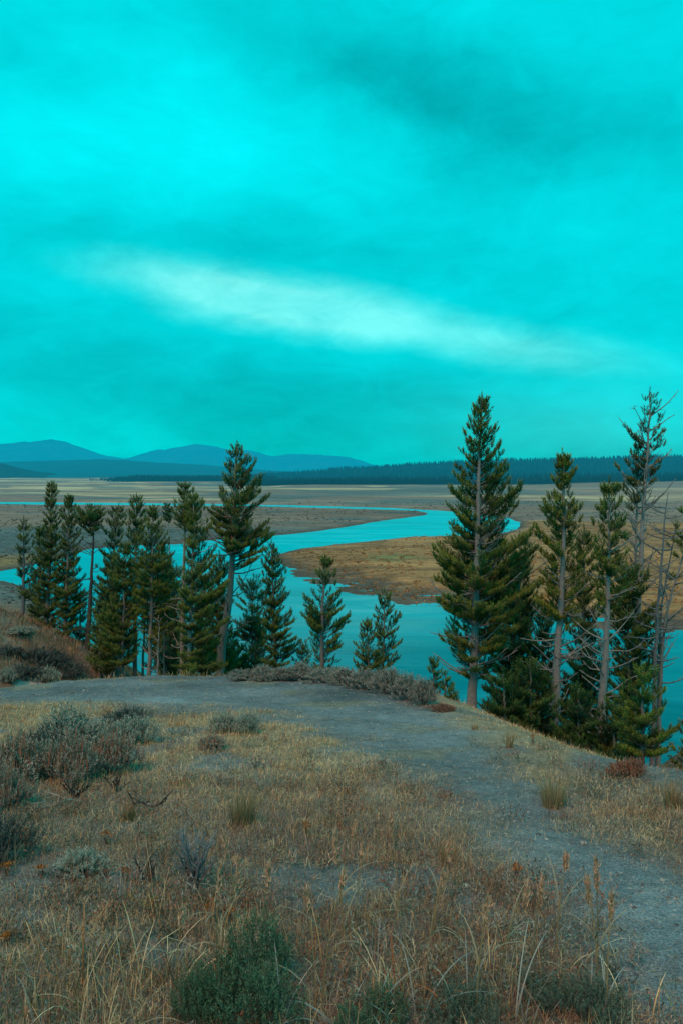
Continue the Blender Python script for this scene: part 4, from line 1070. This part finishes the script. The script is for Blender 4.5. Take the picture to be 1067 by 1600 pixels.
for i, (px, py, s, c, lab) in enumerate([(661, 1196, .03, (.34, .33, .31), 'grey stone at the left edge of the upper path'), (727, 1384, .016, (.55, .53, .48), 'white pebble in the grass left of the path, lowest of three'), (635, 1362, .014, (.5, .5, .47), 'white pebble in the grass, left of the lowest one'),
                                         (912, 1318, .020, (.45, .44, .41), 'pale stone on the right side of the path'), (840, 1305, .018, (.12, .12, .12), 'dark stone in the middle of the path'), (853, 1312, .014, (.42, .42, .40), 'small pale stone beside the dark one on the path'), (576, 1338, .022, (.30, .28, .25), 'dull stone half buried in the grass of the middle slope'), (616, 1376, .012, (.5, .5, .48), 'smallest white pebble in the grass left of the path')]):
    stone(lab, px, py, s * .75, tuple(np.array(c) * .7), 400 + i)

# short broken stake on the knoll
p = ground_hit(30, 1030, 14, 34); g = Geo(); t = np.linspace(0, 1, 7)
g.tube(np.stack([.03 * t, 0 * t, -.1 + .45 * t], -1), .055 - .02 * t + np.array([.02, .004, 0, .004, 0, .003, -.02]), (.035, .03, .028), 7)
g.tube(np.array([[.02, 0, .2], [.10, .02, .27], [.14, .03, .30]]), np.array([.018, .012, .005]), (.035, .03, .028), 5)
o = g.obj('stump', M_bark); o.location = p; tag(o, 'short dark broken stump standing on the brown knoll at the left', 'stump')

# ------------------------------------------------------------------ uncountable cover: grass, litter, gravel
STRAW, PALE, RED, GRY, GRN, ORG = [np.array(v) for v in [(.66, .43, .205), (.82, .62, .37), (.27, .135, .085), (.33, .31, .275), (.16, .19, .09), (.48, .14, .03)]]


def scatter(n, y0, y1, pw, rng, wide=.56):
    t = rng.uniform(0, 1, n); y = y0 * (y1 / y0) ** (t ** pw)
    x = rng.uniform(-1, 1, n) * (wide * y + .7)
    return x, y


def tufts(n, per, y0, y1, hr, wr, lean, rng, mixf, pw=1.0, spread=.03, pk=.93, seg=2, curl=1.0, rimd=(-2.2, -.8), keepf=None):
    x, y = scatter(n, y0, y1, pw, rng)
    pm = path_mask(x, y); keep = rng.uniform(0, 1, n) > pk * pm
    d = sd_poly(x, y, HILL_POLY); keep &= rng.uniform(0, 1, n) < sstep(rimd[0], rimd[1], d)
    if keepf is not None: keep &= rng.uniform(0, 1, n) < keepf(x, y)
    x, y, pm = x[keep], y[keep], pm[keep]; n = len(x)
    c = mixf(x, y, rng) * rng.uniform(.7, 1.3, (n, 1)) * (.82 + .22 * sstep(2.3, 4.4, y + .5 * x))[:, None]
    hs = rng.uniform(*hr, n) * (1 - .55 * pm)
    i = np.repeat(np.arange(n), per); m = len(i)
    sp = spread * (1 + .06 * y[i])
    bx = x[i] + rng.normal(0, 1, m) * sp; by = y[i] + rng.normal(0, 1, m) * sp
    B = np.stack([bx, by, height(bx, by) - .008], -1)
    cb = c[i] * rng.uniform(.7, 1.3, (m, 1)); w_ = rng.uniform(*wr, m) * np.maximum(1, y[i] / 4.5)
    g = Geo(); blades(g, B, hs[i] * rng.uniform(.5, 1.2, m), w_, np.abs(rng.normal(lean, .45, m)), rng.uniform(0, 6.28, m), cb * .44, cb * 1.28, seg, curl, rng=rng)  # shade painted at the blade bases, sunlit brightness at the tips
    return g


def pick(ws, cols):
    """weights (n,k) and colours -> one colour per row"""
    ws = np.stack(ws, -1); ws = np.maximum(ws, 0); cdf = np.cumsum(ws, 1); r = R.uniform(0, 1, len(ws)) * cdf[:, -1]
    return np.asarray(cols)[(r[:, None] > cdf).sum(1).clip(0, len(cols) - 1)]


def mix_short(x, y, rng):
    n1 = fbm(x * .9, y * .9, 201, 3); n2 = fbm(x * 1.6 + 5, y * 1.6, 205, 3); f = sstep(3.6, 7.5, y)
    return pick([.45 + .9 * f, .10 + .35 * f + .7 * sstep(.5, .65, n2), (.95 - .72 * f) * sstep(.42, .6, n1) + .10, .5 * (1 - .4 * f), .22 * (1 - .5 * f)], [STRAW, PALE, RED, GRY, GRN])


def bare(x, y):
    return 1 - .82 * sstep(.545, .65, fbm(x * 1.1, y * 1.1, 61, 4))


rg = np.random.default_rng(77)
GREENS = [ground_hit(a, b_, 1.2, 10)[:2] for a, b_ in [(430, 1570), (335, 1580), (720, 1580), (905, 1570)]]


def clear(x, y):
    k = np.ones_like(x)
    for c in GREENS: k = k * sstep(.10, .30, np.hypot(x - c[0], (y - c[1] + .08)))
    return k


def rimk(x, y):
    d = sd_poly(x, y, HILL_POLY)
    return bare(x, y) * (1 - .7 * sstep(1.4, .3, d) * sstep(.6, 1.4, x))


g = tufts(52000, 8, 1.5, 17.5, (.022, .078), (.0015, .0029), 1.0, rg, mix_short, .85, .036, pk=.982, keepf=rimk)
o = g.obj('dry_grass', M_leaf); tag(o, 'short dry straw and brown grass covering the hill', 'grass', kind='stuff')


def mix_tall(x, y, rng):
    n1 = fbm(x * 1.1, y * 1.1, 211, 3)
    return pick([.5 + 0 * x, .35 + 0 * x, 1.3 * sstep(.35, .6, n1) + .2, .35 + 0 * x, .25 + 0 * x], [STRAW, PALE, RED * 1.2, GRY, GRN])


g = tufts(1500, 10, 1.5, 5.0, (.10, .24), (.0016, .003), .5, rg, mix_tall, 1.0, .035, seg=3, pk=.98, curl=.6, keepf=lambda x, y: bare(x, y) * sstep(5.2, 2.6, y) * clear(x, y) * sstep(.40, .58, fbm(x * 1.3, y * 1.3, 231, 3)))
o = g.obj('tall_grass', M_leaf); tag(o, 'taller brown and red dry grass in the foreground', 'grass', kind='stuff')


def mix_fore(x, y, rng):
    k = 0 * x
    return pick([.6 + k, .5 + k, .45 + k, .60 + k, .40 + k, .42 + k], [PALE, STRAW, RED * 1.5, np.array([.24, .27, .26]), GRN * 1.1, ORG])


g = tufts(330, 4, 1.6, 2.65, (.14, .30), (.0022, .005), .75, rg, mix_fore, 1.0, .02, seg=5, pk=1.0, curl=1.4, keepf=clear)
o = g.obj('coarse_grass', M_leaf); tag(o, 'coarse curling grass leaves, pale, rust and orange, along the bottom edge', 'grass', kind='stuff')
# soft upright tufts
def mix_up(x, y, rng):
    n1 = fbm(x * .9, y * .9, 201, 3); f = sstep(3.4, 7.0, y)
    return pick([.6 + .5 * f, .35 + .45 * f, 0.8 * sstep(.42, .60, n1) * (1.1 - .8 * f) + .07, .35 + 0 * x, .22 + 0 * x], [STRAW * .85, PALE * .8, RED * 1.1, GRY * .9, GRN])


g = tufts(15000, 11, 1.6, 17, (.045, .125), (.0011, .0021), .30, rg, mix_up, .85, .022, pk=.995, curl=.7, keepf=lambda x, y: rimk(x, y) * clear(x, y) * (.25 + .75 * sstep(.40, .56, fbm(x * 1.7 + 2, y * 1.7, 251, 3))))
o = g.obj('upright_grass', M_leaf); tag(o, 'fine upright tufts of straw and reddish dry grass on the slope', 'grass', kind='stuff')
# low dry forbs between the grass
n = 2600; x, y = scatter(n, 1.6, 12, .9, rg); ok = (rg.uniform(0, 1, n) > path_mask(x, y) * .99) & (sd_poly(x, y, HILL_POLY) > 0) & (rg.uniform(0, 1, n) < .25 + .9 * sstep(.42, .6, fbm(x * 1.2 + 8, y * 1.2, 241, 3)) * sstep(8, 4, y)); x, y = x[ok], y[ok]; n = len(x)
cl = pick([.8 + 0 * x, .9 + 0 * x, .5 + 0 * x, .45 + 0 * x], [RED * 1.1, GRY * .8, np.array([.075, .095, .065]), np.array([.17, .10, .06])]); i = np.repeat(np.arange(n), 11); m = len(i)
D_ = unit(np.stack([rg.normal(0, .5, m), rg.normal(0, .5, m), np.full(m, .8)], -1)); px_, py_ = x[i] + rg.normal(0, .04, m), y[i] + rg.normal(0, .04, m)
V_, T_, C_ = sprigs(np.stack([px_, py_, height(px_, py_)], -1), D_, rg.uniform(.04, .13, m), rg.uniform(.012, .022, m), (1, 1, 1), (1, 1, 1), rg, 9)
cv = np.repeat((cl[i] * rg.uniform(.5, 1.3, (m, 1))), 9 * 4, 0); g = Geo(); g.add(V_, T_, cv)
o = g.obj('undergrowth', M_leaf); tag(o, 'low dry brown and grey weeds between the grass', 'weeds', kind='stuff')
# lying straw
x, y = scatter(24000, 1.6, 17, .75, rg); n = len(x); pm = path_mask(x, y); ok = (sd_poly(x, y, HILL_POLY) > .1) & (rg.uniform(0, 1, n) > pm * .75 * sstep(.3, .6, fbm(x * 1.3 + 3, y * 1.3, 77, 4) + 0 * x + .12)); x, y = x[ok], y[ok]; n = len(x)
B = np.stack([x, y, height(x, y) + .006], -1); c = np.where(rg.uniform(0, 1, (n, 1)) < .6, PALE, STRAW) * rg.uniform(.5, 1.2, (n, 1)); c = c * .8; g = Geo()
blades(g, B, rg.uniform(.025, .085, n) * np.maximum(1, y / 8), .0015 * np.maximum(1, y / 4.5), rg.normal(0, .12, n), rg.uniform(0, 6.28, n), c, c, 2, rng=rg, ang0=np.full(n, 1.47))
o = g.obj('straw_litter', M_leaf); tag(o, 'loose pale straw lying flat on the ground', 'litter', kind='stuff')
# brown grass of the knoll and the slopes under the trees
n = 11000; x = rg.uniform(-15, 6, n); y = rg.uniform(14.5, 27, n); dd = sd_poly(x, y, HILL_POLY); ok = (dd < -.4) & (np.hypot((x + 8.2) / 1.2, (y - 20.6) / 1.1) > 1); x, y = x[ok], y[ok]; n = len(x)
cl = pick([.35 + 0 * x, .85 + 0 * x, .65 + 0 * x, .3 + 0 * x], [RED * 1.25, STRAW * .75, GRY, GRN]) * rg.uniform(.7, 1.2, (n, 1)); i = np.repeat(np.arange(n), 7); m = len(i)
bx = x[i] + rg.normal(0, .08, m); by = y[i] + rg.normal(0, .08, m); g = Geo()
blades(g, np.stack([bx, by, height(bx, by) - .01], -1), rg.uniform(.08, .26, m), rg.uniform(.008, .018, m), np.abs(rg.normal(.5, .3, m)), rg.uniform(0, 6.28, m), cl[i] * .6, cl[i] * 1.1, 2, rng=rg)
o = g.obj('slope_grass', M_leaf); tag(o, 'brown dry grass on the knoll and the slope below the conifers', 'grass', kind='stuff')
# sage clumps and sedge tussocks of the valley floor
n = 26000; t = rg.uniform(0, 1, n); y = 112 * (520 / 112) ** (t ** 1.1); x = rg.uniform(-.62, .62, n) * y; sdw = sd_poly(x, y, WATER); inm = sd_poly(x, y, MEADOW)
ok = (sdw < -2.5) & (height_hill(x, np.minimum(y, 130)) < WZ) & (rg.uniform(0, 1, n) < .12 + .55 * sstep(.42, .6, fbm(x / 22, y / 22, 261, 4))); x, y, inm, sdw = x[ok], y[ok], inm[ok], sdw[ok]; n = len(x)
c = np.where((inm > 0)[:, None], np.where(rg.uniform(0, 1, (n, 1)) < .6, np.array([.40, .21, .085]), np.array([.27, .145, .065])), np.where(rg.uniform(0, 1, (n, 1)) < .75, np.array([.095, .115, .11]), np.array([.24, .165, .115]))) * rg.uniform(.6, 1.3, (n, 1))
k = 9; i = np.repeat(np.arange(n), k); m = n * k; g = Geo(); sc = rg.uniform(.3, .75, n)[i] * (1 + (y[i] - 112) / 700)
bx = x[i] + rg.normal(0, .35, m) * sc; by = y[i] + rg.normal(0, .35, m) * sc
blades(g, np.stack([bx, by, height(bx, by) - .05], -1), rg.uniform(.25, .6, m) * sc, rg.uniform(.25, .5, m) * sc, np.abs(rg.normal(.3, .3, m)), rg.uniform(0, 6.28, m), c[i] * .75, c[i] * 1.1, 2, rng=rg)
o = g.obj('valley_grass', M_leaf); tag(o, 'low sage clumps and sedge tussocks scattered over the valley floor', 'ground cover', kind='stuff')
# gravel
n = 26000; x, y = scatter(n, 1.6, 17, .9, rg); pm = path_mask(x, y); ok = rg.uniform(0, 1, n) < pm * 1.0 + .05; x, y = x[ok], y[ok]; n = len(x)
s = (.003 + .010 * rg.uniform(0, 1, n) ** 4) * np.maximum(1, y / 7); cc = np.array([.17, .165, .16]) * rg.uniform(.4, 2.1, (n, 1))
oc = np.array([(1, 0, 0), (0, 1, 0), (-1, 0, 0), (0, -1, 0), (0, 0, .8)]); ot = np.array([(0, 1, 4), (1, 2, 4), (2, 3, 4), (3, 0, 4)])
th = rg.uniform(0, 6.28, n); ca, sa = np.cos(th)[:, None], np.sin(th)[:, None]; q = oc[None] * s[:, None, None] * rg.uniform(.6, 1.4, (n, 5, 1))
Vv = np.stack([q[..., 0] * ca - q[..., 1] * sa, q[..., 0] * sa + q[..., 1] * ca, q[..., 2]], -1) + np.stack([x, y, height(x, y)], -1)[:, None]
g = Geo(); g.add(Vv.reshape(-1, 3), (ot[None] + (np.arange(n) * 5)[:, None, None]).reshape(-1, 3), np.repeat(cc, 5, 0))
o = g.obj('gravel', M_rock); tag(o, 'loose grey gravel on the path and bare crest', 'gravel', kind='stuff')

#@@END2
# ------------------------------------------------------------------ camera, sky, sun
cam = bpy.data.cameras.new('camera'); co = bpy.data.objects.new('camera', cam); COL.objects.link(co)
co.location = CAM; co.rotation_euler = (math.pi / 2 - PITCH, 0, 0)
cam.sensor_fit = 'VERTICAL'; cam.sensor_height = 36.0; cam.lens = 36.0 * F / 1600.0
cam.clip_start = 0.05; cam.clip_end = 40000
scn.camera = co

w = bpy.data.worlds.new('World'); scn.world = w; w.use_nodes = True
nt = w.node_tree; nt.nodes.clear()
SUN_EL, SUN_AZ = math.radians(52), math.radians(205)          # azimuth clockwise from +Y: behind the camera, a little left


def mth(op, a, b=None, c=None):
    n = N(nt, 'ShaderNodeMath', operation=op)
    for i, v in enumerate((a, b, c)):
        if v is None: continue
        if isinstance(v, (int, float)): n.inputs[i].default_value = v
        else: nt.links.new(v, n.inputs[i])
    return n.outputs[0]


tc = N(nt, 'ShaderNodeTexCoord'); sep = N(nt, 'ShaderNodeSeparateXYZ'); nt.links.new(tc.outputs['Generated'], sep.inputs[0])
dx, dy, dz = sep.outputs
deg = 57.29578
# soft warp of the sky directions so that cloud edges fray
wn = noise(nt, 3.2, 9, .66, tc.outputs['Generated']); wsep = N(nt, 'ShaderNodeSeparateXYZ'); nt.links.new(wn.outputs['Color'], wsep.inputs[0])
az0 = mth('MULTIPLY', mth('ARCTAN2', dx, dy), deg); el0 = mth('MULTIPLY', mth('ARCSINE', dz), deg)
az = mth('ADD', az0, mth('MULTIPLY', mth('SUBTRACT', wsep.outputs[0], .5), 16.0))
el = mth('ADD', el0, mth('MULTIPLY', mth('SUBTRACT', wsep.outputs[1], .5), 7.0))


def blob(px, py, a, bb, tilt, aa=None, ee=None, soft=1.0):
    """soft cloud patch at a sky direction; a, bb half sizes in degrees, tilt in degrees"""
    u, v = ray(px, py); a0 = math.degrees(math.atan(u)); e0 = math.degrees(math.atan(v / math.hypot(1, u)))
    c, s = math.cos(math.radians(tilt)), math.sin(math.radians(tilt))
    X_ = mth('SUBTRACT', aa or az, a0); Y_ = mth('SUBTRACT', ee or el, e0)
    p = mth('ADD', mth('MULTIPLY', X_, c / a), mth('MULTIPLY', Y_, s / a))
    q = mth('ADD', mth('MULTIPLY', X_, -s / bb), mth('MULTIPLY', Y_, c / bb))
    return mth('EXPONENT', mth('MULTIPLY', mth('ADD', mth('MULTIPLY', p, p), mth('MULTIPLY', q, q)), -1.0))


mp = N(nt, 'ShaderNodeMapping'); mp.inputs['Scale'].default_value = (1.0, 1.0, 2.6); nt.links.new(tc.outputs['Generated'], mp.inputs[0])
cn = noise(nt, 3.0, 7, .55, mp.outputs[0], .5); cn2 = noise(nt, 9.0, 6, .6, mp.outputs[0], .8)
val = mth('ADD', .665, mth('MULTIPLY', mth('SUBTRACT', cn.outputs[0], .5), .38))
mp3 = N(nt, 'ShaderNodeMapping'); mp3.inputs['Rotation'].default_value = (.2, .35, .4); mp3.inputs['Scale'].default_value = (3.2, 1.6, 7.0); nt.links.new(tc.outputs['Generated'], mp3.inputs[0])
cn3 = noise(nt, 3.4, 8, .62, mp3.outputs[0], 1.1)
val = mth('ADD', val, mth('MULTIPLY', mth('SUBTRACT', cn3.outputs[0], .5), .22))
val = mth('ADD', val, mth('MULTIPLY', mth('SUBTRACT', cn2.outputs[0], .5), .14))
for px, py, a, bb, tilt, k in [(130, 190, 16, 6.5, 4, .22), (640, 115, 10, 2.6, -12, -.22), (905, 240, 10, 2.4, 6, -.18), (60, 90, 8, 2.2, -8, -.10), (720, 190, 7, 1.8, -25, -.12), (820, 40, 12, 3, 0, .08),
                               (520, 270, 14, 4.5, -10, .10), (200, 370, 17, 2.6, -4, -.10), (620, 430, 14, 2.2, -12, -.07), (260, 590, 22, 3.4, -4, -.10), (560, 640, 18, 3.6, -4, -.08), (980, 460, 10, 4, -10, .03), (940, 640, 9, 2.6, 0, .07)]:
    val = mth('ADD', val, mth('MULTIPLY', blob(px, py, a, bb, tilt), k))
# horizon a little darker
hz = mth('MULTIPLY', mth('EXPONENT', mth('MULTIPLY', mth('ABSOLUTE', el0), -.13)), -.16)
val = mth('MAXIMUM', mth('ADD', val, hz), .2)
# pale break in the cloud: two overlapping lens-shaped streaks
wn2 = noise(nt, 9.0, 7, .6, mp.outputs[0]); wsep = N(nt, 'ShaderNodeSeparateXYZ'); nt.links.new(wn2.outputs['Color'], wsep.inputs[0])
az2 = mth('ADD', az0, mth('MULTIPLY', mth('SUBTRACT', wsep.outputs[0], .5), 5.0)); el2 = mth('ADD', el0, mth('MULTIPLY', mth('SUBTRACT', wsep.outputs[1], .5), 2.2))
st = mth('ADD', mth('MULTIPLY', blob(400, 468, 10.5, 2.0, -8, az2, el2), 1.1), mth('MULTIPLY', blob(760, 532, 12, 1.7, -11, az2, el2), .62))
st = mth('MINIMUM', mth('MULTIPLY', mth('MAXIMUM', mth('SUBTRACT', st, .12), 0), 1.35), 1.0)
streak = mth('MINIMUM', mth('MULTIPLY', st, mth('ADD', .22, mth('ADD', mth('MULTIPLY', cn2.outputs[0], .6), mth('MULTIPLY', cn3.outputs[0], .75)))), 1.0)
gw = blob(930, 650, 10, 3, 0)
low = mth('MULTIPLY', mth('LESS_THAN', dz, -.005), 1.0)
comb = N(nt, 'ShaderNodeCombineXYZ')
nt.links.new(mth('ADD', mth('ADD', .0002, mth('MULTIPLY', mth('POWER', streak, 1.5), .20)), mth('MULTIPLY', gw, .02)), comb.inputs[0])
gg = mth('ADD', val, mth('MULTIPLY', streak, .24)); nt.links.new(gg, comb.inputs[1])
nt.links.new(mth('MULTIPLY', mth('ADD', val, mth('MULTIPLY', streak, .15)), 1.058), comb.inputs[2])
sky = N(nt, 'ShaderNodeTexSky', sky_type='NISHITA'); sky.sun_disc = False; sky.sun_elevation = SUN_EL; sky.sun_rotation = SUN_AZ
tint = N(nt, 'ShaderNodeMix', data_type='RGBA', blend_type='MULTIPLY'); tint.inputs[0].default_value = 1; nt.links.new(sky.outputs[0], tint.inputs[6]); tint.inputs[7].default_value = (.002, .42, .37, 1)
b1 = N(nt, 'ShaderNodeBackground'); nt.links.new(tint.outputs[2], b1.inputs[0]); b1.inputs[1].default_value = .05
b2 = N(nt, 'ShaderNodeBackground'); nt.links.new(comb.outputs[0], b2.inputs[0]); b2.inputs[1].default_value = .95
ad = N(nt, 'ShaderNodeAddShader'); nt.links.new(b1.outputs[0], ad.inputs[0]); nt.links.new(b2.outputs[0], ad.inputs[1])
wo = N(nt, 'ShaderNodeOutputWorld'); nt.links.new(ad.outputs[0], wo.inputs[0])

sd = bpy.data.lights.new('sun', 'SUN'); sd.energy = 2.3; sd.angle = math.radians(24); sd.color = (1.0, .36, .20)
so = bpy.data.objects.new('sun', sd); COL.objects.link(so)
from mathutils import Vector
dirv = Vector((math.sin(SUN_AZ) * math.cos(SUN_EL), math.cos(SUN_AZ) * math.cos(SUN_EL), math.sin(SUN_EL)))
so.rotation_euler = dirv.to_track_quat('Z', 'Y').to_euler()

scn.view_settings.view_transform = 'Standard'; scn.view_settings.look = 'None'; scn.view_settings.exposure = 0
scn.render.film_transparent = False
scn.cycles.max_bounces = 5; scn.cycles.diffuse_bounces = 2
